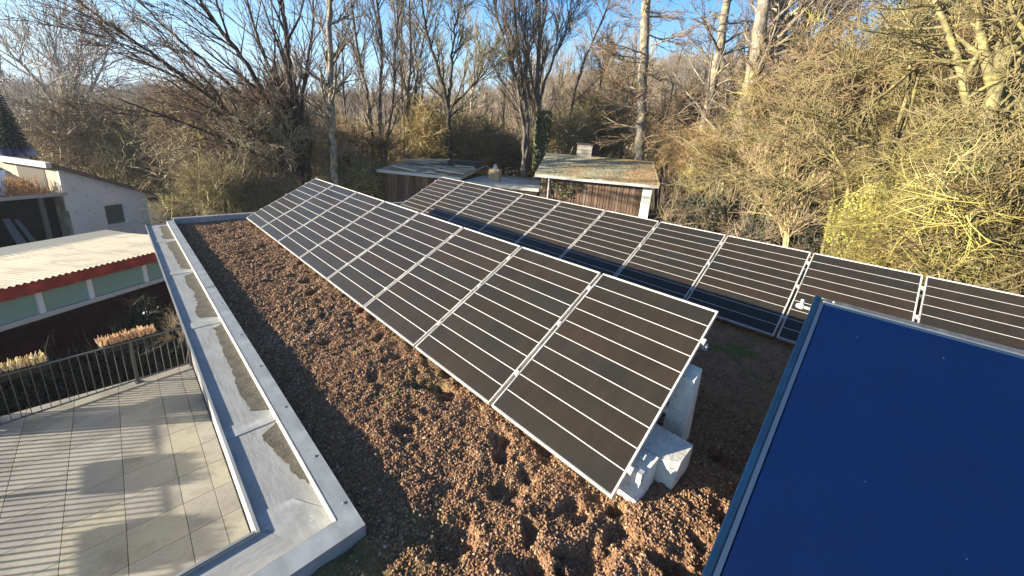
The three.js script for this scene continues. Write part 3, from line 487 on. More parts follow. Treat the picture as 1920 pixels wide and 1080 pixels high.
// ------------------------------------------------------------------ wooden huts right of the middle
{
  const HD = 18, A0 = at(1014, 332, HD), B0 = at(1222, 352, HD), yE = .48, d = V(B0.x - A0.x, 0, B0.z - A0.z).normalize(), n = V(-d.z, 0, d.x), ang = Math.atan2(-d.z, d.x), len = Math.hypot(B0.x - A0.x, B0.z - A0.z), yg = -2.6;
  const t = thing('wooden_hut', 'weathered wooden hut with orange lichen on its sloping felt roof', 'hut', [A0.x, 0, A0.z], ang);
  const dep = 3.0, yR = 1.28;
  mesh('wall', poly([[[0, yg, -.02], [len, yg, -.02], [len, yE, -.02], [0, yE, -.02]], [[len, yg, -.02], [len, yg, -dep], [len, yR, -dep], [len, yE, -.02]], [[0, yg, -dep], [0, yg, -.02], [0, yE, -.02], [0, yR, -dep]], [[len, yg, -dep], [0, yg, -dep], [0, yR, -dep], [len, yR, -dep]]]), M([.05, .03, .02]), t);
  const bw = [[.44, .28, .19], [.54, .38, .27], [.33, .20, .13], [.62, .48, .36], [.46, .32, .22]].map((c) => M(c, { map: rep(woodTex, 1.2, .5) }));
  const nb = 34; for (let i = 0; i < nb; i++) { const w = (len - .42) / nb, x = .02 + i * w; mesh('board', box(x + .006, x + w - .008, yg, yE - .04, -.019, .012 + .014 * (i % 2)), bw[Math.floor(hash(i, 3, 8) * 5)], t); }
  for (let i = 0; i < 17; i++) { const w = dep / 17, z = -.03 - i * w; mesh('board', box(len + .001, len + .02 + .012 * (i % 2), yg, lerp(yE, yR, (i + .3) / 17) - .03, z - w + .008, z), bw[(i * 2) % 5], t); }
  mesh('corner_board', box(len - .36, len + .03, yg, yE - .05, -.018, .04), M([.90, .88, .80]), t);
  const ov = .25, th = .09, roofQ = (y) => [[-.25, yE + y, ov], [len + ov, yE + y, ov], [len + ov, yR + y + .05, -dep - .1], [-.25, yR + y + .05, -dep - .1]];
  const lich = tex(512, 512, (u, v) => { const a = pf(u, v, 5, 5, 151), o = .75 * smooth(.40, .66, pf(u, v, 6, 5, 157) * .62 + u * .33), f = pf(u, v, 60, 2, 159); const k = .8 + .4 * (f - .5); return [lerp(.66 + .2 * a, .84, o) * k, lerp(.65 + .2 * a, .66, o) * k, lerp(.54 + .18 * a, .46, o) * k]; });
  const rg = hexa(roofQ(.02), roofQ(.02 + th)); { const p = rg.attributes.position, u = rg.attributes.uv; for (let i = 0; i < p.count; i++) u.setXY(i, p.getX(i) / 5.6 + .05, -p.getZ(i) / 5.6 + .1); }
  mesh('roof', rg, M([.92, .90, .84], { map: lich, bumpMap: rep(bumpN, 4), bumpScale: .03 }), t);
  mesh('roof_edge', box(-.25, len + ov, yE - .06, yE + .05, ov + .001, ov + .04), M([.72, .71, .64]), t);
  mesh('verge_board', hexa([[len + ov, yE - .06, ov], [len + ov + .03, yE - .06, ov], [len + ov + .03, yR - .02, -dep - .1], [len + ov, yR - .02, -dep - .1]], [[len + ov, yE + .13, ov], [len + ov + .03, yE + .13, ov], [len + ov + .03, yR + .17, -dep - .1], [len + ov, yR + .17, -dep - .1]]), M([.35, .31, .25]), t);
  const cx = 1.35, ch = mesh('chimney', box(cx, cx + .78, yR - .5, yR + .72, -dep - .9, -dep - .05), M([.44, .41, .36], { map: rep(speck, 1.2) }), t);
  for (let r = 0; r < 4; r++) for (let i = 0; i < 3; i++) mesh('brick', box(cx + .01 + i * .255, cx + .255 + i * .255, yR - .05 + r * .165, yR + .10 + r * .165, -dep - .052, -dep - .035, .004), M([.46 - .1 * hash(i, r, 2), .43 - .1 * hash(i, r, 2), .38 - .1 * hash(i, r, 2)]), ch);
  mesh('chimney_cap', box(cx - .06, cx + .86, yR + .722, yR + .80, -dep - .96, -dep + .0), M([.05, .045, .04]), t);
  mesh('flue', box(cx + .80, cx + 1.14, yR - .4, yR + .70, -dep - .8, -dep - .3), M([.035, .03, .028]), t);
  mesh('drain_pipe', new Tubes().add([V(.42, yE - .05, .18), V(.42, yE - .5, .06), V(.42, yg, .06)], [.04, .04, .04], 8).geo(), M([.6, .6, .58]), t);
  // ivy on its left end
  const leaf = leafGeo(.07), mm = [], cc = [], q = new THREE.Quaternion();
  for (let i = 0; i < 1500; i++) { const x = Math.pow(rnd(), .8) * 1.9, y = rr(yg + .4, yE + .1 - .15 * x); if (vnoise(x * 3, y * 2.5, 8) < .42 + .12 * x) continue; q.setFromEuler(new THREE.Euler(rr(-.7, .7), rr(-.7, .7), rr(0, 6))); mm.push(new THREE.Matrix4().compose(V(x, y, .05 + rr(0, .16)), q, V(1, 1, 1).multiplyScalar(rr(.7, 1.3)))); const k = rr(.5, 1.4); cc.push(lin(.085 * k, .095 * k, .03 * k)); }
  const iv = thing('ivy', 'ivy climbing the left end of the wooden hut wall', 'climbing plant', [A0.x, 0, A0.z], ang);
  instanced('leaves', leaf, new THREE.MeshStandardMaterial({ roughness: .5, side: THREE.DoubleSide }), mm, cc, iv);
  mesh('stem', new Tubes().add([V(.9, yg, .06), V(.7, -.8, .07), V(.3, yE, .07)], [.03, .025, .015], 5).add([V(1.0, yg, .06), V(1.3, -.9, .07), V(1.5, 0, .07)], [.03, .02, .01], 5).geo(), M([.10, .075, .05]), iv);
  // flat middle roof with the little brick chimney
  const f = thing('flat_roof_annexe', 'low flat grey felt roof between the two wooden huts', 'annexe', [A0.x, 0, A0.z], ang);
  mesh('roof', box(-3.8, -.02, -.28, -.12, -3.6, .1), M([.85, .86, .79], { map: rep(speck, .4) }), f);
  mesh('wall', box(-3.8, -.1, yg, -.285, -3.5, 0), M([.16, .11, .08], { map: rep(woodTex, 1) }), f);
  mesh('roof_edge', box(-3.8, -.02, -.118, -.02, -3.62, -3.5), M([.33, .22, .14]), f);
  const bc = thing('small_brick_chimney', 'small square brick chimney with white cap on the flat roof', 'chimney', [A0.x + d.x * -2.55 - n.x * 1.3, -.12, A0.z + d.z * -2.55 - n.z * 1.3], ang);
  mesh('core', box(-.26, .26, 0, .60, -.26, .26), M([.42, .36, .28]), bc);
  for (let r = 0; r < 7; r++) for (let i = 0; i < 2; i++) { const o = (r % 2) * .12 - .06, c = M([.62 - .2 * hash(r, i, 1), .43 - .15 * hash(r, i, 1), .25 - .08 * hash(r, i, 1)]); mesh('brick', box(-.262 + i * .262 + (i ? o : 0), i ? .262 : o - .008, .006 + r * .085, .08 + r * .085, .261, .275), c, bc); mesh('brick', box(.261, .275, .006 + r * .085, .08 + r * .085, -.26 + i * .262, -.26 + i * .262 + .25), c, bc); }
  const cap = new THREE.CylinderGeometry(.09, .16, .14, 12); cap.translate(0, .67, 0); mesh('cap', [uvM(cap.toNonIndexed()), uvM(new THREE.SphereGeometry(.09, 10, 8).translate(0, .75, 0).toNonIndexed())], M([.62, .61, .58]), bc);
  // left hut with loose sheets on its roof
  const l = thing('derelict_hut', 'brown boarded hut with loose battens and sheets on its flat roof', 'hut', [A0.x, 0, A0.z], ang);
  const hx0 = -7.95, hx1 = -3.95, hy = .02;
  mesh('wall', box(hx0, hx1, yg, hy - .1, -3.4, 0), M([.06, .04, .03]), l);
  for (let i = 0; i < 24; i++) { const w = (hx1 - hx0) / 24, x = hx0 + i * w; mesh('board', box(x + .005, x + w - .006, yg, hy - .11, .001, .02 + .012 * (i % 2)), i > 13 && i < 18 ? M([.40, .16, .09], { map: rep(woodTex, 1) }) : bw[Math.floor(hash(i, 7, 2) * 5)], l); }
  mesh('roof', hexa([[hx0 - .3, hy - .09, .3], [hx1 + .15, hy - .09, .3], [hx1 + .15, hy + .33, -3.7], [hx0 - .3, hy + .33, -3.7]], [[hx0 - .3, hy + .03, .3], [hx1 + .15, hy + .03, .3], [hx1 + .15, hy + .45, -3.7], [hx0 - .3, hy + .45, -3.7]]), M([.72, .62, .46], { map: rep(speck, .6) }), l);
  mesh('roof_edge', box(hx0 - .3, hx1 + .15, hy - .1, hy + .04, .301, .34), M([.62, .60, .52]), l);
  for (let i = 0; i < 30; i++) { const w = rr(.6, 1.7), e = box(-w / 2, w / 2, -.02, .02, -rr(.08, .3), rr(.05, .12)); const kb = rr(.35, 1.3), o = mesh('batten', e, M([.60 * kb, .50 * kb, .36 * kb]), l); const bz = rr(-3.5, .1); o.position.set(rr(hx0 + .3, hx1 - .4), hy + .07 + rr(0, .12) + (.3 - bz) * .105, bz); o.rotation.set(rr(-.06, .06) + .1, rr(-.35, .35), rr(-.09, .09)); }
  mesh('upper_edge', box(hx1 - 1.6, hx1 + .14, hy + .2, hy + .62, -3.6, -2.4), M([.05, .045, .04]), l);
}
function leafGeo(s) { // a folded, pointed leaf
  const g = new THREE.BufferGeometry(); g.setAttribute('position', new THREE.Float32BufferAttribute([0, 0, 0, s * .45, s * .45, s * .14, 0, s * 1.1, 0, -s * .45, s * .45, s * .14], 3)); g.setIndex([0, 1, 2, 0, 2, 3]); g.computeVertexNormals(); g.setAttribute('uv', new THREE.Float32BufferAttribute([.5, 0, 1, .4, .5, 1, 0, .4], 2)); return g;
}

// ------------------------------------------------------------------ trees and shrubs
const UP = V(0, 1, 0);
function wander(p0, dir, len, n, wob, trop, bias) { // a polyline that bends as it grows
  const pts = [p0.clone()], d = dir.clone().normalize(), p = p0.clone();
  for (let i = 0; i < n; i++) { d.x += rr(-wob, wob); d.y += rr(-wob, wob) + trop; d.z += rr(-wob, wob); if (bias) d.add(bias); d.normalize(); p.addScaledVector(d, len / n); pts.push(p.clone()); }
  return pts;
}
const taper = (n, a, b) => Array.from({ length: n }, (_, i) => lerp(a, b, i / (n - 1)));
// o: len[], num[], ang[], wob, trop, rmin, bias; limbs go into T[level]
function sprout(T, pts, rad, level, o) {
  if (level >= o.len.length) return;
  const N = o.num[level];
  for (let k = 0; k < N; k++) {
    const t = lerp(o.from ? o.from[level] : .25, .99, (k + rnd()) / N), f = t * (pts.length - 1), i = Math.min(pts.length - 2, Math.floor(f)), q = f - i;
    const p = pts[i].clone().lerp(pts[i + 1], q), ax = pts[i + 1].clone().sub(pts[i]).normalize(), r = Math.max(o.rmin, Math.min(o.rmax ?? .07, lerp(rad[i], rad[i + 1], q) * rr(.45, .7)));
    const side = V(rr(-1, 1), rr(-1, 1), rr(-1, 1)).cross(ax).normalize(), a = o.ang[level] * rr(.6, 1.35), dir = ax.multiplyScalar(Math.cos(a)).addScaledVector(side, Math.sin(a));
    if (o.flat) dir.y *= o.flat;
    const L = o.len[level] * rr(.55, 1.15) * (1 - .45 * t), n = level === o.len.length - 1 ? 2 : level === 0 ? 6 : 4, w = wander(p, dir, L, n, o.wob, o.trop, o.bias), rs = taper(w.length, r, level === o.len.length - 1 ? o.rmin * .6 : Math.max(o.rmin, r * .35));
    T[Math.min(level, T.length - 1)].add(w, rs, level === 0 ? 5 : 3);
    sprout(T, w, rs, level + 1, o);
  }
}
const curve = (pts, n) => new THREE.CatmullRomCurve3(pts).getPoints(n);
const barkM = {
  grey: M([.20, .175, .15], { map: rep(barkTex, .8), bumpMap: rep(bumpN, 1.5), bumpScale: .03 }),
  dark: M([.085, .068, .055], { map: rep(barkTex, .8), bumpMap: rep(bumpN, 1.5), bumpScale: .03 }),
  pale: M([.42, .375, .30], { map: rep(barkTex, .7), bumpMap: rep(bumpN, 1.5), bumpScale: .03 }),
  mossy: M([.37, .33, .15], { map: rep(barkTex, 1.2), bumpMap: rep(bumpN, 2), bumpScale: .02 }),
  twig: M([.13, .10, .075]), red: M([.15, .095, .07]), olive: M([.20, .165, .075]), yellow: M([.29, .25, .105], { map: rep(barkTex, 1.4) }), tan: M([.26, .18, .10]),
};
// stems: [[px, py, hd] ...] with radii in metres at the foot and the tip
function tree(name, label, stems, bark, twig, o, group) {
  const foot = at(...stems[0].pts[0]), t = thing(name, label, 'tree', [foot.x, foot.y, foot.z], 0, group), tr = new Tubes(), limbs = [new Tubes(), new Tubes()];
  for (const s of stems) {
    const P = s.pts.map((p) => at(...p).sub(foot));
    if (o.join) P.unshift(V(P[0].x * .35, groundY(foot.x, foot.z) - foot.y - .1, P[0].z * .35));
    if (s.ground !== false) { const g = groundY(P[0].x + foot.x, P[0].z + foot.z) - foot.y - .1; if (g < -.2) P.unshift(V(P[0].x * .9, g, P[0].z * .9)); }
    const c = curve(P, 6 + P.length * 4), rad = c.map((_, i) => lerp(s.r[0], s.r[1], Math.pow(i / (c.length - 1), .8)));
    for (let i = 1; i < c.length - 1; i++) c[i].add(V(rr(-1, 1), 0, rr(-1, 1)).multiplyScalar((o.crook ?? .05)));
    tr.add(c, rad, 8); sprout(limbs, c, rad, 0, { ...o, ...s.o });
  }
  mesh('trunk', tr.geo(), bark, t);
  mesh('limbs', limbs[0].geo(), bark, t);
  mesh('crown', limbs[1].geo(), twig, t);
  return t;
}
const R0 = { wob: .16, trop: .05, rmin: .011, from: [.3, .2, .15, .1] };
// the big many stemmed tree left of the middle, leaning left
tree('bare_tree', 'big many stemmed bare tree leaning left behind the far end of the front row', [
  { pts: [[572, 337, 21.2], [548, 262, 21.2], [505, 190, 20.6], [455, 110, 20.0], [395, 30, 19.4], [350, -50, 18.8]], r: [0.204, 0.036] },
  { pts: [[577, 337, 21.2], [570, 270, 21.2], [550, 190, 21.5], [541, 110, 21.8], [528, 0, 21.9], [515, -80, 22.0]], r: [0.228, 0.060] },
  { pts: [[574, 335, 21.2], [555, 262, 21.2], [520, 170, 21.9], [480, 60, 22.5], [445, -60, 23.1]], r: [0.180, 0.036] },
  { pts: [[570, 338, 21.2], [520, 290, 20.6], [450, 228, 20.0], [370, 165, 19.4], [290, 105, 18.8], [200, 40, 18.8]], r: [0.156, 0.024] },
  { pts: [[572, 335, 21.2], [530, 280, 21.2], [470, 200, 21.9], [400, 130, 22.5], [320, 60, 23.1], [235, -20, 23.8]], r: [0.156, 0.024] },
  { pts: [[577, 330, 21.2], [566, 200, 22.0], [580, 100, 22.5], [592, -40, 23.0]], r: [0.144, 0.036] },
  { pts: [[566, 334, 21.2], [490, 294, 20.0], [400, 252, 19.4], [300, 215, 18.8], [210, 180, 18.8]], r: [0.108, 0.018], o: { len: [2.4, 1.1, .6], num: [9, 5, 4] } },
  { pts: [[568, 336, 21.2], [500, 275, 22.5], [420, 190, 23.1], [330, 130, 23.8], [250, 90, 24.4]], r: [0.108, 0.018] },
], barkM.dark, barkM.red, { ...R0, rmin: .012, len: [4.2, 1.9, .9], num: [14, 6, 4], ang: [.42, .5, .55], trop: .015, bias: V(-.035, .01, .01), from: [.22, .2, .1] });
tree('bare_tree', 'slim tall tree with pale upright trunk just right of the many stemmed tree', [
  { pts: [[628, 342, 19], [626, 280, 19], [622, 200, 19], [619, 100, 19], [615, -60, 19]], r: [.17, .11] },
], barkM.pale, barkM.twig, { ...R0, len: [3.0, 1.3, .6], num: [20, 6, 4], ang: [.8, .6, .6], trop: .03, from: [.45, .25, .1] });
tree('bare_tree', 'hazy grey bare tree with spreading stems at the far left', [
  { pts: [[132, 250, 56.7], [105, 200, 56.7], [60, 140, 55.4], [20, 100, 54.0]], r: [.32, .06] }, { pts: [[134, 250, 56.7], [125, 190, 56.7], [108, 120, 56.7], [92, 60, 56.7]], r: [.3, .06] },
  { pts: [[136, 250, 56.7], [140, 180, 57.4], [152, 110, 58.1], [150, 60, 58.1]], r: [.3, .05] }, { pts: [[138, 250, 56.7], [160, 190, 58.1], [190, 130, 59.4], [205, 80, 59.4]], r: [.28, .05] }, { pts: [[130, 250, 56.7], [80, 215, 54.0], [30, 190, 51.3], [-30, 170, 50.0]], r: [.2, .05] },
], M([.36, .335, .31]), M([.36, .33, .30]), { ...R0, rmin: .024, len: [7.0, 3.3, 1.5], num: [13, 8, 5], ang: [.55, .55, .6], trop: .03 });
tree('bare_tree', 'dark multi stemmed tree with upright poles above the left shrubs', [
  { pts: [[700, 305, 27], [692, 200, 27], [672, 100, 27], [650, -40, 27]], r: [.16, .06] }, { pts: [[716, 305, 27], [712, 200, 27], [716, 90, 27], [700, -40, 27]], r: [.15, .06] },
  { pts: [[722, 305, 27.5], [736, 190, 27.5], [742, 80, 27.5], [760, -40, 27.5]], r: [.15, .05] }, { pts: [[766, 300, 28], [764, 200, 28], [770, 90, 28], [765, -40, 28]], r: [.15, .05] }, { pts: [[764, 300, 28], [778, 190, 28], [790, 90, 28.5], [815, -20, 29]], r: [.13, .04] },
], barkM.grey, barkM.twig, { ...R0, rmin: .014, len: [4.2, 1.9, .9], num: [14, 7, 5], ang: [.42, .5, .55], trop: .06, from: [.35, .2, .1] });
tree('bare_tree', 'dark forked tree rising behind the derelict hut', [
  { pts: [[842, 308, 25], [842, 250, 25], [838, 195, 25], [822, 130, 25], [800, 60, 25], [790, -10, 25]], r: [.2, .05] }, { pts: [[841, 205, 25], [868, 178, 25], [905, 140, 24.5], [925, 120, 24]], r: [.09, .03], ground: false }, { pts: [[840, 200, 25], [846, 140, 25], [850, 70, 25], [865, 0, 25]], r: [.12, .03], ground: false },
], barkM.dark, barkM.olive, { ...R0, rmin: .014, len: [3.2, 1.5, .7], num: [15, 8, 5], ang: [.6, .55, .6], trop: .05, from: [.38, .2, .1] });
tree('bare_tree', 'pair of tall fanning trees with pale mossy feet behind the flat roof', [
  { pts: [[980, 318, 24], [982, 240, 24], [968, 150, 24], [940, 60, 24], [915, -40, 24]], r: [.17, .05] }, { pts: [[984, 318, 24], [990, 230, 24], [975, 120, 24.5], [965, 20, 25], [960, -40, 25]], r: [.15, .05] },
  { pts: [[1012, 316, 25], [1008, 240, 25], [1008, 150, 25], [1012, 60, 25], [1008, -50, 25]], r: [.24, .08] }, { pts: [[1008, 240, 25], [990, 170, 25], [985, 90, 25], [990, -20, 25]], r: [.12, .04], ground: false }, { pts: [[1008, 200, 25], [1030, 130, 25.5], [1060, 60, 26], [1075, -20, 26]], r: [.1, .03], ground: false },
], barkM.grey, barkM.twig, { ...R0, rmin: .014, len: [4.2, 1.8, .85], num: [16, 8, 5], ang: [.4, .5, .55], trop: .07, from: [.35, .2, .1] });
tree('bare_tree', 'thin dark tree slanting to the right left of the tall conifer trunk', [
  { pts: [[1052, 310, 30], [1068, 230, 30], [1084, 150, 30], [1110, 80, 30], [1140, 10, 30], [1155, -40, 30]], r: [.14, .04] }, { pts: [[1100, 230, 30], [1122, 175, 30], [1130, 140, 30], [1150, 90, 30]], r: [.08, .03], ground: false },
], barkM.dark, barkM.twig, { ...R0, rmin: .015, len: [3.2, 1.4, .7], num: [12, 6, 4], ang: [.6, .55, .6], from: [.4, .2, .1] });
tree('larch_tree', 'tall bare larch with pale trunk and drooping side branches behind the hut chimney', [
  { pts: [[1197, 315, 24], [1201, 240, 24], [1206, 130, 24], [1212, 0, 24], [1216, -90, 24]], r: [.34, .22] },
], barkM.pale, barkM.tan, { ...R0, rmin: .013, wob: .2, rmax: .045, len: [5.0, 1.6, .7], num: [44, 12, 5], ang: [1.5, .7, .7], trop: .05, flat: .6, from: [.30, .15, .1] });
tree('bare_tree', 'pale slanting trunk between the larch and the thick forked tree', [
  { pts: [[1312, 300, 23], [1322, 225, 23], [1340, 140, 23], [1354, 60, 23], [1368, -50, 23]], r: [.26, .18] },
], barkM.pale, barkM.twig, { ...R0, rmin: .013, len: [3.8, 1.6, .7], num: [22, 6, 4], ang: [1.0, .6, .6], trop: .02, from: [.35, .2, .1] });
tree('bare_tree', 'thick pale slanting trunk that forks, standing over the shrubs right of the hut', [
  { pts: [[1362, 345, 19], [1376, 290, 19], [1396, 200, 19], [1416, 110, 19], [1430, 20, 19], [1438, -60, 19]], r: [.40, .20] }, { pts: [[1405, 160, 19], [1432, 110, 19.3], [1456, 60, 19.6], [1475, -20, 20]], r: [.22, .12], ground: false }, { pts: [[1452, 62, 19.5], [1480, 30, 19.5], [1515, 12, 19.5], [1550, -15, 19.5]], r: [.12, .07], ground: false },
  { pts: [[1400, 160, 19], [1440, 140, 18], [1480, 128, 17.5], [1560, 118, 17]], r: [.10, .03], ground: false },
], barkM.pale, barkM.twig, { ...R0, rmin: .012, len: [3.4, 1.5, .7], num: [16, 6, 4], ang: [.8, .6, .6], from: [.3, .2, .1] });
tree('bare_tree', 'cluster of dark poles fanning out behind the thick forked trunk', [
  { pts: [[1452, 250, 27], [1456, 140, 27], [1464, 50, 27], [1470, -40, 27]], r: [.22, .12] }, { pts: [[1470, 250, 27], [1490, 140, 27], [1505, 60, 27], [1522, -40, 27]], r: [.2, .1] }, { pts: [[1478, 250, 27], [1502, 150, 27], [1540, 70, 27], [1590, -20, 27]], r: [.17, .08] }, { pts: [[1440, 250, 27], [1440, 140, 27], [1448, 60, 27], [1446, -40, 27]], r: [.18, .1] }, { pts: [[1480, 240, 27], [1525, 110, 26.5], [1560, 40, 26], [1580, -10, 26]], r: [.15, .07] },
], barkM.dark, barkM.twig, { ...R0, rmin: .014, len: [4.0, 1.7, .8], num: [13, 6, 4], ang: [.5, .55, .6], from: [.35, .2, .1] });
tree('bare_tree', 'sunlit yellow lichened tree with forked stems at the upper right', [
  { pts: [[1852, 330, 12], [1846, 250, 12], [1868, 170, 12], [1880, 90, 12], [1905, 0, 12], [1915, -60, 12]], r: [.135, .075] }, { pts: [[1845, 330, 12], [1820, 240, 12], [1806, 150, 12], [1785, 80, 12], [1765, 30, 12], [1738, -40, 12]], r: [.095, .04] },
  { pts: [[1866, 170, 12], [1848, 110, 12], [1838, 50, 12], [1825, -40, 12]], r: [.10, .05], ground: false }, { pts: [[1870, 150, 12], [1895, 110, 11.5], [1925, 60, 11], [1960, 10, 11]], r: [.10, .05], ground: false }, { pts: [[1806, 150, 12], [1830, 110, 12], [1850, 80, 12]], r: [.06, .03], ground: false },
], barkM.mossy, barkM.olive, { ...R0, crook: .012, rmin: .010, wob: .22, len: [2.2, 1.0, .5], num: [9, 6, 4], ang: [.9, .7, .7], trop: .02, from: [.2, .15, .1] });
tree('sapling', 'small bare vase shaped sapling just behind the back panel row', [
  { pts: [[1473, 462, 11], [1472, 420, 11], [1470, 340, 11], [1476, 270, 11]], r: [.035, .010] }, { pts: [[1470, 462, 11], [1464, 425, 11], [1430, 385, 11], [1395, 330, 11]], r: [.028, .008] }, { pts: [[1477, 462, 11], [1480, 420, 11], [1492, 385, 11], [1530, 345, 11]], r: [.028, .008] }, { pts: [[1472, 440, 11], [1460, 400, 11], [1435, 350, 11], [1420, 300, 11]], r: [.024, .008], ground: false },
], M([.42, .34, .17]), M([.36, .27, .16]), { ...R0, crook: .008, rmin: .005, len: [1.1, .55, .3], num: [9, 5, 3], ang: [.5, .55, .6], trop: .05, from: [.3, .15, .1] });
// arching lichened branches of the hazels on the right, in front of the dense brush
const arcs = [
  [[1640, 235, 12], [1560, 245, 11.5], [1470, 255, 11], [1400, 258, 11]], [[1720, 130, 12], [1660, 175, 11.6], [1590, 215, 11.3], [1545, 222, 11]], [[1690, 270, 11], [1620, 275, 11], [1560, 290, 11], [1500, 312, 11]], [[1700, 110, 12], [1620, 130, 12], [1540, 150, 12], [1480, 160, 12]],
  [[1840, 270, 10], [1880, 300, 9.8], [1925, 320, 9.6]], [[1790, 330, 9.5], [1830, 370, 9.2], [1870, 420, 9], [1930, 440, 9]], [[1850, 430, 9], [1880, 450, 9], [1930, 455, 9]], [[1860, 450, 9], [1885, 490, 8.8], [1930, 520, 8.6]], [[1930, 240, 10], [1860, 290, 10], [1800, 300, 10], [1740, 310, 10]], [[1810, 480, 8.6], [1850, 470, 8.6], [1900, 430, 8.6], [1940, 400, 8.6]], [[1560, 330, 10.5], [1520, 350, 10.5], [1470, 350, 10.5], [1430, 330, 10.5]],
  [[1590, 350, 10.5], [1570, 300, 10.8], [1540, 250, 11], [1500, 215, 11]], [[1460, 300, 12], [1400, 320, 12], [1350, 330, 12], [1310, 320, 12]], [[1920, 180, 10.5], [1870, 220, 10.5], [1820, 230, 10.6], [1750, 200, 11]],
];
tree('hazel_tree', 'tangle of arching yellow lichened branches across the right hand brush', arcs.map((p, i) => ({ pts: p, r: [.045, .012], ground: false })), barkM.yellow, barkM.olive, { ...R0, rmin: .008, wob: .28, len: [1.5, .75, .4], num: [9, 6, 4], ang: [.8, .7, .7], trop: .02, crook: .012, join: true });

const arcSet = (n, x0, x1, y0, y1, h0, h1, lean, up) => Array.from({ length: n }, () => {
  const x = rr(x0, x1), y = rr(y0, y1), h = rr(h0, h1), L = rr(70, 190), l = lean + rr(-.8, .8), u = up * rr(.5, 1.3), k = rr(.2, .7);
  return { pts: [[x, y, h], [x + l * L * .35, y - u * L * .5, h + rr(-.3, .3)], [x + l * L * .75, y - u * L * (.75 + k * .2), h + rr(-.5, .5)], [x + l * L * 1.2, y - u * L * (.75 - k * .3), h + rr(-.7, .7)]], r: [rr(.012, .030), .006], ground: false };
});
const hz = { ...R0, rmin: .008, wob: .3, len: [1.3, .65, .38], num: [7, 4, 4], ang: [.8, .75, .75], trop: .02, crook: .015, join: true };
tree('hazel_tree', 'brown hazel with many arching branches between the sapling and the thick forked trunk', arcSet(18, 1340, 1620, 240, 380, 13.5, 16, -.2, .8), barkM.olive, barkM.tan, hz);
tree('hazel_tree', 'hazel with crooked yellow branches at the right picture edge', arcSet(15, 1875, 1990, 240, 540, 8.8, 10.5, -.25, .7), barkM.yellow, barkM.olive, { ...hz, rmin: .007, len: [1.0, .55, .32] });
tree('hazel_tree', 'hazel with brown arching branches under the upper right sky', arcSet(13, 1480, 1780, 150, 280, 14, 16.5, -.3, .6), barkM.mossy, barkM.tan, hz);
tree('hazel_tree', 'grey brown hazel with arching branches between the white house and the many stemmed tree', arcSet(28, 410, 575, 270, 390, 19, 22.5, -.15, .8), M([.36, .305, .22], { map: rep(barkTex, 1) }), M([.32, .265, .17]), { ...hz, rmin: .011, len: [1.8, .9, .5] });
// brush: sprays of fine twigs, many copies in one shrub
function spray(n, L, r, spread, sub, wob = .42) {
  const T = new Tubes();
  for (let i = 0; i < n; i++) {
    const a = rr(0, 6.283), b = spread * Math.sqrt(rnd()), d = V(Math.sin(b) * Math.cos(a), Math.cos(b), Math.sin(b) * Math.sin(a)), k = .45 + 1.5 * Math.pow(rnd(), 2.5), w = wander(V(rr(-.15, .15), rr(-.1, .1), rr(-.15, .15)), d, L * rr(.5, 1.3), 4, wob, .0);
    T.add(w, [r * k, r * k * .85, r * k * .65, r * k * .42, r * k * .15], 3);
    for (let k2 = 0; k2 < sub; k2++) { const q = w[1 + (k2 % 3)], e = d.clone().add(V(rr(-1.2, 1.2), rr(-.8, .8), rr(-1.2, 1.2))).normalize(); T.add(wander(q, e, L * rr(.25, .6), 2, .4, .0), [r * .5 * k + .001, r * .35 * k + .001, r * .12 * k + .0006], 3); }
  }
  return T.geo();
}
const sprays = { near: spray(10, .70, .0068, 1.8, 5), mid: spray(9, 1.05, .0135, 1.8, 4), far: spray(12, 1.5, .026, 1.3, 3, .3), whip: spray(16, 1.0, .007, .55, 2, .25) };
const twigMat = new THREE.MeshStandardMaterial({ roughness: .9 });
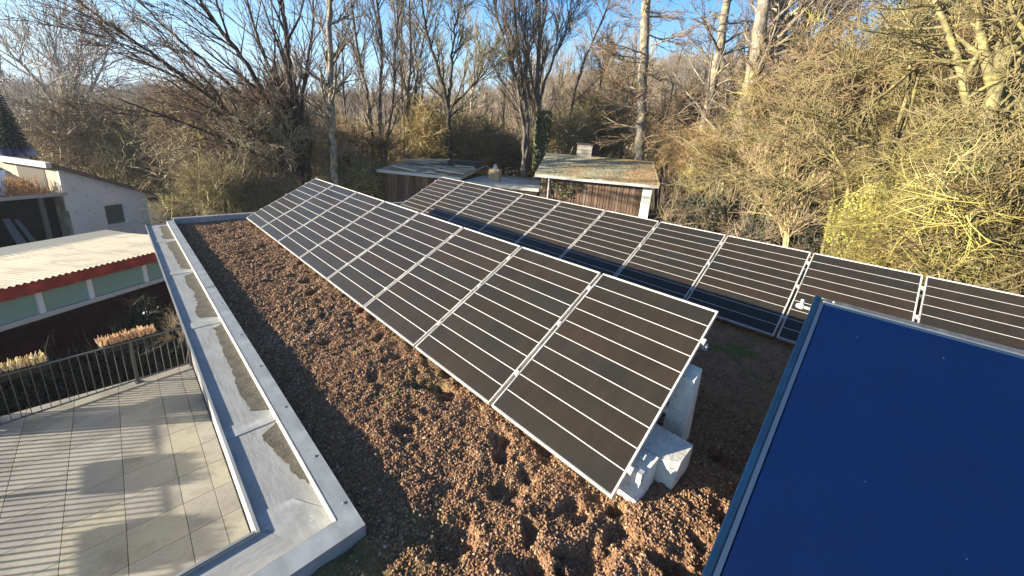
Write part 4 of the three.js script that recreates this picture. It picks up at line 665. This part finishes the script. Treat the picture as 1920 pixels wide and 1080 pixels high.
// o: ctr [px, py, hd], rx, ry, rz metres, n copies, tones; the shrub stands on the ground under its centre
function shrub(label, ctr, rx, ry, rz, n, kind, tones, o = {}) {
  const c = at(...ctr), gy = Math.min(c.y - ry * .3, groundY(c.x, c.z)), t = thing(o.name ?? 'shrub', label, o.cat ?? 'shrub', [c.x, gy, c.z], 0, o.group), mm = [], cc = [], q = new THREE.Quaternion(), T = new Tubes();
  const ph = rr(0, 100), nc = 7 + Math.floor(rnd() * 5), clumps = Array.from({ length: nc }, () => { const a = rr(0, 6.28), b = Math.sqrt(rnd()) * .85, y = rr(-.8, .75); return [Math.cos(a) * b, y, Math.sin(a) * b, rr(.22, .48)]; });
  n = Math.round(n * .72);
  for (let i = 0; i < n; i++) {
    const k0 = clumps[i % nc], g = () => (rnd() + rnd() + rnd() - 1.5) * 1.15, u = i % 5 === 0 ? V(rr(-1, 1), rr(-1, 1), rr(-1, 1)) : V(k0[0] + g() * k0[3] * 1.4, k0[1] + g() * k0[3] * 1.4, k0[2] + g() * k0[3] * 1.4);
    const p = V(u.x * rx, c.y - gy + u.y * ry, u.z * rz); if (p.y < .1) continue;
    const dir = V(u.x * .5 + rr(-.9, .9), .45 + rr(-.8, .9), u.z * .5 + rr(-.9, .9)).normalize();
    q.setFromUnitVectors(UP, dir).multiply(new THREE.Quaternion().setFromAxisAngle(UP, rr(0, 6.28)));
    const s = (.55 + 1.0 * Math.pow(rnd(), 1.6)) * (o.s ?? 1); mm.push(new THREE.Matrix4().compose(p, q, V(s, s, s)));
    const k = rr(.55, 1.4), cl = tones[Math.floor(rnd() * tones.length)]; cc.push(lin(cl[0] * k, cl[1] * k, cl[2] * k));
    if (i % 6 === 0) { const b = V(p.x * .2, 0, p.z * .2), tip = p.clone().addScaledVector(dir, rr(.3, 1.1) * (o.s ?? 1)), m = b.clone().lerp(p, .55).add(V(rr(-.25, .25), ry * .15, rr(-.25, .25))); T.add(curve([b, m, p, tip], 9), taper(10, rr(.014, .04) * (o.s ?? 1), .004), 4); }
  }
  mesh('stems', T.geo(), o.bark ?? barkM.twig, t);
  instanced('twigs', o.geo ?? sprays[kind], twigMat, mm, cc, t);
  if (o.leaves) {
    const lm = [], lc = [];
    for (let i = 0; i < o.leaves; i++) { const u = V(rr(-1, 1), rr(-1, 1), rr(-1, 1)), l = u.length(); if (l > 1) continue; u.multiplyScalar(Math.pow(l, -.5) * (.72 + .5 * fbm(u.x * 1.8 + ph, u.z * 1.8 + u.y * 1.3, 2, 7))); q.setFromEuler(new THREE.Euler(rr(-1.2, 1.2), rr(0, 6.28), rr(-1.2, 1.2))); const p = V(u.x * rx, c.y - gy + u.y * ry, u.z * rz); if (p.y < .05) continue; const s = rr(.6, 1.4); lm.push(new THREE.Matrix4().compose(p, q, V(s, s, s))); const k = rr(.6, 1.4), cl = o.ltones[Math.floor(rnd() * o.ltones.length)]; lc.push(lin(cl[0] * k, cl[1] * k, cl[2] * k)); }
    instanced('leaves', leafGeo(o.leaf ?? .06), new THREE.MeshPhysicalMaterial({ roughness: .6, side: THREE.DoubleSide, transmission: .25, thickness: 0 }), lm, lc, t);
  }
  return t;
}
const brn = [[.25, .19, .12], [.30, .235, .145], [.18, .135, .085], [.26, .22, .12]], oli = [[.30, .265, .11], [.23, .20, .085], [.36, .32, .14]], org = [[.25, .17, .075], [.15, .10, .05], [.30, .215, .085], [.11, .075, .04]], yel2 = [[.36, .32, .09], [.24, .205, .065], [.42, .37, .15], [.15, .125, .05]], grn = [[.06, .075, .03], [.08, .09, .035]];
shrub('tangled brown shrub rising behind the white house roof end', [225, 262, 46], 4.4, 2.4, 3.0, 420, 'mid', brn, { s: 1.7 });
shrub('tall tangled brown shrub under the leaning tree branches', [430, 250, 24], 2.4, 2.0, 2.0, 420, 'mid', brn, { s: 1.1 });
shrub('tangled brown shrub left of the many stemmed tree foot', [480, 312, 22], 2.1, 1.7, 1.8, 340, 'mid', brn.concat(oli));
shrub('low shrub with thin pale twigs behind the far parapet corner', [432, 368, 19], 1.1, .9, 1.0, 230, 'near', brn.concat(oli), { s: 1.2 });
shrub('twiggy shrub above the far end of the white house', [320, 275, 42], 3.4, 2.4, 2.6, 420, 'mid', brn.concat(oli), { s: 1.6 });
shrub('low dark bramble behind the far roof edge', [462, 372, 19], 1.3, .8, 1.1, 130, 'near', brn, { s: 1.2, leaves: 700, ltones: grn, leaf: .08 });
shrub('tangle of twigs right of the white house corner', [352, 394, 26], .9, .8, .9, 90, 'mid', brn.concat(oli), { s: .8 });
shrub('greyish shrub behind the white house roof', [165, 268, 56], 4.6, 2.0, 3.0, 240, 'mid', [[.30, .27, .22], [.36, .33, .26]], { s: 2.0 });
shrub('pale hazy shrub beside the dark spruce', [100, 248, 52], 4.2, 1.6, 2, 200, 'far', [[.30, .27, .21], [.26, .24, .19]]);
shrub('brown brush behind the slim pale trunk', [665, 280, 27], 2.7, 1.9, 1.8, 320, 'mid', brn.concat(org));
shrub('dark green bush between the panels and the derelict hut', [692, 342, 21.5], 1.9, 1.0, 1.3, 200, 'near', oli, { leaves: 3600, ltones: grn, leaf: .1 });
shrub('golden yellow bush left of the dark forked tree', [805, 255, 27], 1.67, 1.95, 1.44, 310, 'mid', [[.38, .28, .10], [.30, .23, .09], [.34, .27, .12]]);
shrub('olive brush right of the dark forked tree', [895, 270, 28], 2.29, 1.44, 1.62, 310, 'mid', oli.concat(brn));
shrub('brown brush behind the small brick chimney', [940, 285, 30], 2.29, 1.27, 1.62, 250, 'mid', brn);
shrub('olive brush behind the chimney of the wooden hut', [1110, 235, 31], 3.70, 1.87, 1.98, 475, 'mid', oli.concat(brn));
shrub('brown brush left of the hut roof', [1050, 270, 27], 1.76, 1.27, 1.44, 210, 'mid', brn.concat(oli));
shrub('reddish brown brush between the larch and the pale slanting trunk', [1265, 235, 27], 2.02, 2.04, 1.80, 227, 'mid', org.concat(brn));
shrub('orange brown brush at the right end of the hut', [1290, 290, 20], 1.50, 1.19, 1.35, 170, 'near', org, { s: 1.15 });
shrub('dense brown brush on the right of the thick forked trunk', [1480, 235, 19], 2.3, 1.6, 1.8, 301, 'near', org.concat(yel2), { s: 1.3 });
shrub('tall twiggy brown brush under the upper right branches', [1640, 165, 18], 2.6, 2.0, 2.0, 336, 'near', org.concat(yel2), { s: 1.3 });
shrub('dense yellow brown brush below the lichened tree', [1750, 290, 15], 1.9, 1.3, 1.5, 280, 'near', org.concat(yel2), { s: 1.1 });
shrub('brown brush behind the lichened tree at the upper right', [1860, 130, 17], 2.4, 2.2, 1.8, 251, 'near', org, { s: 1.2 });
shrub('brush with lichened twigs at the right picture edge', [1920, 320, 13.5], 1.5, 1.7, 1.3, 230, 'near', yel2.concat(org));
shrub('brown thicket behind the bare sapling', [1500, 312, 17.5], 2.1, .9, 1.3, 210, 'near', org.concat(oli), { s: 1.15 });
shrub('tangled brush below the thick forked trunk', [1375, 315, 18], 1.7, .9, 1.3, 196, 'near', yel2.concat(org), { s: 1.1 });
shrub('bright yellow green bush right behind the back panel row', [1690, 432, 10], 1.2, 1.12, 1.0, 420, 'near', yel2, { s: .62, leaves: 15000, ltones: [[.36, .35, .05], [.27, .28, .05], [.44, .38, .08], [.20, .19, .04]], leaf: .034, bark: barkM.yellow });
shrub('ivy covered stump between the yellow bush and the right edge', [1792, 440, 9.0], .55, 1.05, .5, 40, 'near', oli, { leaves: 5200, ltones: [[.17, .20, .05], [.24, .26, .07], [.09, .12, .035]], leaf: .07, name: 'ivy_shrub' });
shrub('dark holly clump among the lichened branches', [1825, 305, 10.6], 0.48, 0.42, 0.45, 30, 'near', oli, { leaves: 2600, ltones: [[.02, .045, .018], [.03, .06, .025]], leaf: .08 });
shrub('low brush with yellow twigs at the lower right edge', [1890, 480, 9.2], 0.97, 0.77, 0.81, 217, 'near', yel2.concat(org), { leaves: 900, ltones: [[.10, .12, .04], [.16, .17, .05]], leaf: .06 });
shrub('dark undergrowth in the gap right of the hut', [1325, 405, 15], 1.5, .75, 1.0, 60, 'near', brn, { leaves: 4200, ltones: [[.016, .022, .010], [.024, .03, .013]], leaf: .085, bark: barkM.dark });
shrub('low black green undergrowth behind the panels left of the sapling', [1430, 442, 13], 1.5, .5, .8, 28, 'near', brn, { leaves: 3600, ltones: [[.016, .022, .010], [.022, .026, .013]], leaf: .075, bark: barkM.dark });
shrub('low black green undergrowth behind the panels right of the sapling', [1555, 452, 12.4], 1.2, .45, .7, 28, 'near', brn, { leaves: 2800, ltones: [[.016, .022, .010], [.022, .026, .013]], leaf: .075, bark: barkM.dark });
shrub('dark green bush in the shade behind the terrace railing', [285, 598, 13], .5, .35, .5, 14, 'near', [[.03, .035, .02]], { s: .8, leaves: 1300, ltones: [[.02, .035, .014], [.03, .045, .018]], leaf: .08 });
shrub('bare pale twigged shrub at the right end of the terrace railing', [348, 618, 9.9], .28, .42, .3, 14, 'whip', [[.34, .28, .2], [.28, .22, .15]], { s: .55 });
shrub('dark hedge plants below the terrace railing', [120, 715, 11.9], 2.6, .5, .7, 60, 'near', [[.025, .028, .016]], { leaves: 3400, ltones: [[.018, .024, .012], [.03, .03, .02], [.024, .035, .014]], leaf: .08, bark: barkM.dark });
const ever = [[.020, .032, .012], [.032, .045, .016], [.045, .055, .018]];
shrub('dark ivy clad mass between the thick forked trunk and the lichened tree', [1560, 225, 22], 3.4, 1.9, 1.6, 90, 'mid', oli, { leaves: 9000, ltones: ever, leaf: .12, bark: barkM.dark });
shrub('dark evergreen at the upper right behind the lichened tree', [1760, 90, 21], 3.6, 2.6, 1.6, 90, 'mid', oli, { leaves: 10000, ltones: ever, leaf: .12, bark: barkM.dark });
shrub('dark evergreen mass low behind the yellow bush', [1700, 330, 17], 3.0, 1.6, 1.2, 80, 'mid', oli, { leaves: 9000, ltones: ever, leaf: .10, bark: barkM.dark });
shrub('dark evergreen mass behind the twigs at the right picture edge', [1915, 330, 16], 2.0, 2.2, 1.2, 60, 'mid', oli, { leaves: 7000, ltones: ever, leaf: .10, bark: barkM.dark });
{ // dark spruce at the far left
  const p = at(22, 268, 39), t = thing('spruce_tree', 'dark green spruce at the far left above the tiled roof', 'tree', [p.x, p.y - 1.2, p.z]), T = new Tubes(), N = new Tubes(); t.scale.set(.46, .62, .46);
  T.add([V(0, -6, 0), V(0, 7.4, 0)], [.16, .02], 8);
  for (let k = 0; k < 30; k++) { const y = .8 + k * .215, L = 2.3 * (1 - y / 7.6); for (let i = 0; i < 10; i++) { const a = i * .628 + k * .9 + rr(-.2, .2), w = wander(V(0, y, 0), V(Math.cos(a), -.15, Math.sin(a)), L * rr(.75, 1.1), 4, .06, -.02); N.add(w, [.05, .06, .05, .04, .01], 3); for (let j = 1; j < 4; j++) for (let m = 0; m < 4; m++) { const e = V(Math.cos(a + (m % 2 ? .8 : -.8)), rr(-.6, -.1), Math.sin(a + (m % 2 ? .8 : -.8))); N.add([w[j], w[j].clone().addScaledVector(e, L * .28)], [.05, .02], 3); } } }
  mesh('trunk', T.geo(), barkM.dark, t); mesh('crown', N.geo(), M([.022, .040, .022]), t);
}
{ // ivy on the right hand stem of the pair behind the flat roof
  const t0 = at(1012, 300, 24.7), t = thing('ivy', 'ivy wrapped round the tree stem behind the flat roof', 'climbing plant', [t0.x, groundY(t0.x, t0.z), t0.z]), mm = [], cc = [], q = new THREE.Quaternion();
  for (let i = 0; i < 2600; i++) { const a = rr(0, 6.28), y = Math.pow(rnd(), .8) * 6, r = .3 + .18 * fbm(a, y * 1.5, 2, 4) + rr(0, .1); q.setFromEuler(new THREE.Euler(rr(-.9, .9), a, rr(-1, 1))); mm.push(new THREE.Matrix4().compose(V(Math.cos(a) * r, y, Math.sin(a) * r), q, V(1, 1, 1).multiplyScalar(rr(.8, 1.6)))); const k = rr(.6, 1.3); cc.push(lin(.07 * k, .085 * k, .025 * k)); }
  instanced('leaves', leafGeo(.11), new THREE.MeshStandardMaterial({ roughness: .6, side: THREE.DoubleSide }), mm, cc, t);
  mesh('stem', new Tubes().add([V(.26, 0, 0), V(.2, 3, .15), V(.1, 6, .2)], [.05, .04, .02], 5).geo(), barkM.dark, t);
}
{ // slender bare trees at the edge of the wood behind the huts
  const f = at(760, 300, 31), gy = groundY(f.x, f.z), t = thing('slender_tree', 'slender bare tree at the edge of the wood behind the huts', 'tree', [f.x, gy, f.z], 0, 'slender bare trees at the edge of the wood'), T = new Tubes(), L = [new Tubes(), new Tubes()];
  const w = wander(V(0, -.3, 0), V(.02, 1, 0), 14, 12, .05, .02), r = taper(w.length, .12, .03); T.add(w, r, 7); sprout(L, w, r, 0, { ...R0, rmin: .012, rmax: .045, len: [3.4, 1.7, .85], num: [20, 6, 4], ang: [.5, .55, .6], trop: .06, from: [.28, .2, .1] });
  mesh('trunk', T.geo(), barkM.grey, t); mesh('limbs', L[0].geo(), barkM.grey, t); mesh('crown', L[1].geo(), M([.22, .17, .12]), t);
  for (const [px, hd, sc] of [[655, 33, .95], [868, 34, .8], [945, 36, .85], [1088, 35, .85], [1160, 38, 1.0], [1245, 34, .9], [1285, 36, .95], [1345, 35, 1.0]]) { const p = at(px, 300, hd), c = copy(t, undefined, [p.x, groundY(p.x, p.z), p.z], rr(0, 6.28)); c.scale.setScalar(sc); }
}
{ // the wood beyond: bare trees and undergrowth that read as one mass
  const w = new THREE.Group(); w.name = 'woodland'; w.userData.kind = 'stuff'; w.userData.label = 'bare winter wood filling the valley side behind the huts'; scene.add(w);
  const protos = [0, 1, 2].map(() => {
    const T = new Tubes(), L = [T, T], tr = wander(V(0, -.5, 0), V(0, 1, 0), 12, 8, .05, .02), rs = taper(tr.length, .19, .05);
    T.add(tr, rs, 5); sprout(L, tr, rs, 0, { ...R0, rmin: .02, len: [5.2, 2.2, 1.0], num: [18, 7, 3], ang: [.5, .5, .6], trop: .06, from: [.25, .2, .1] }); return T.geo();
  });
  const q = new THREE.Quaternion(), sets = protos.map(() => [[], []]);
  for (let i = 0; i < 290; i++) {
    const az = rr(-.35, 2.0), r = 33 + 75 * Math.pow(rnd(), 1.1), x = -1.8 + r * Math.sin(az), z = .7 - r * Math.cos(az); if (az < .25 && r < 62) continue;
    q.setFromAxisAngle(UP, rr(0, 6.28)); const s = rr(.7, 1.12) * (az < .5 ? .8 : 1), k = rr(.7, 1.25), a = sets[i % 3];
    a[0].push(new THREE.Matrix4().compose(V(x, groundY(x, z), z), q, V(s, s, s))); const c = rnd() < .4 ? [.34, .29, .20] : [.21, .165, .115]; a[1].push(lin(c[0] * k, c[1] * k, c[2] * k));
  }
  protos.forEach((g, i) => instanced('trees', g, twigMat, sets[i][0], sets[i][1], w));
  const um = [], uc = [];
  for (let i = 0; i < 3000; i++) {
    const az = rr(-.3, 1.9), r = 30 + 62 * Math.pow(rnd(), 1.2), x = -1.8 + r * Math.sin(az), z = .7 - r * Math.cos(az); if (az < .3 && r < 55) continue;
    const hgt = (2.2 + 2.4 * fbm(x * .15, z * .15, 3, 9)) * Math.pow(rnd(), .7); q.setFromUnitVectors(UP, V(rr(-.6, .6), 1, rr(-.6, .6)).normalize()); const s = rr(.9, 1.7), k = rr(.6, 1.3), t = fbm(x * .1, z * .1, 2, 19) > .52 ? [.32, .27, .12] : [.28, .21, .13];
    um.push(new THREE.Matrix4().compose(V(x, groundY(x, z) + hgt, z), q, V(s, s, s))); uc.push(lin(t[0] * k, t[1] * k, t[2] * k));
  }
  instanced('undergrowth', sprays.far, twigMat, um, uc, w);
  // the wooded slope across the valley
  const hm = [], hc = [];
  for (let i = 0; i < 9000; i++) { const az = rr(-.4, 2.1), r = 125 + 150 * rnd(), x = -1.8 + r * Math.sin(az), z = .7 - r * Math.cos(az); q.setFromUnitVectors(UP, V(rr(-.3, .3), 1, rr(-.3, .3)).normalize()); const s = rr(2.4, 4.2), k = rr(.6, 1.3), t = rnd() < .25 ? [.20, .20, .09] : [.21, .145, .11]; hm.push(new THREE.Matrix4().compose(V(x, groundY(x, z) + rr(0, 3), z), q, V(s, s, s))); hc.push(lin(t[0] * k, t[1] * k, t[2] * k)); }
  instanced('hillside_trees', sprays.far, twigMat, hm, hc, w);
}

renderer.render(scene, camera);
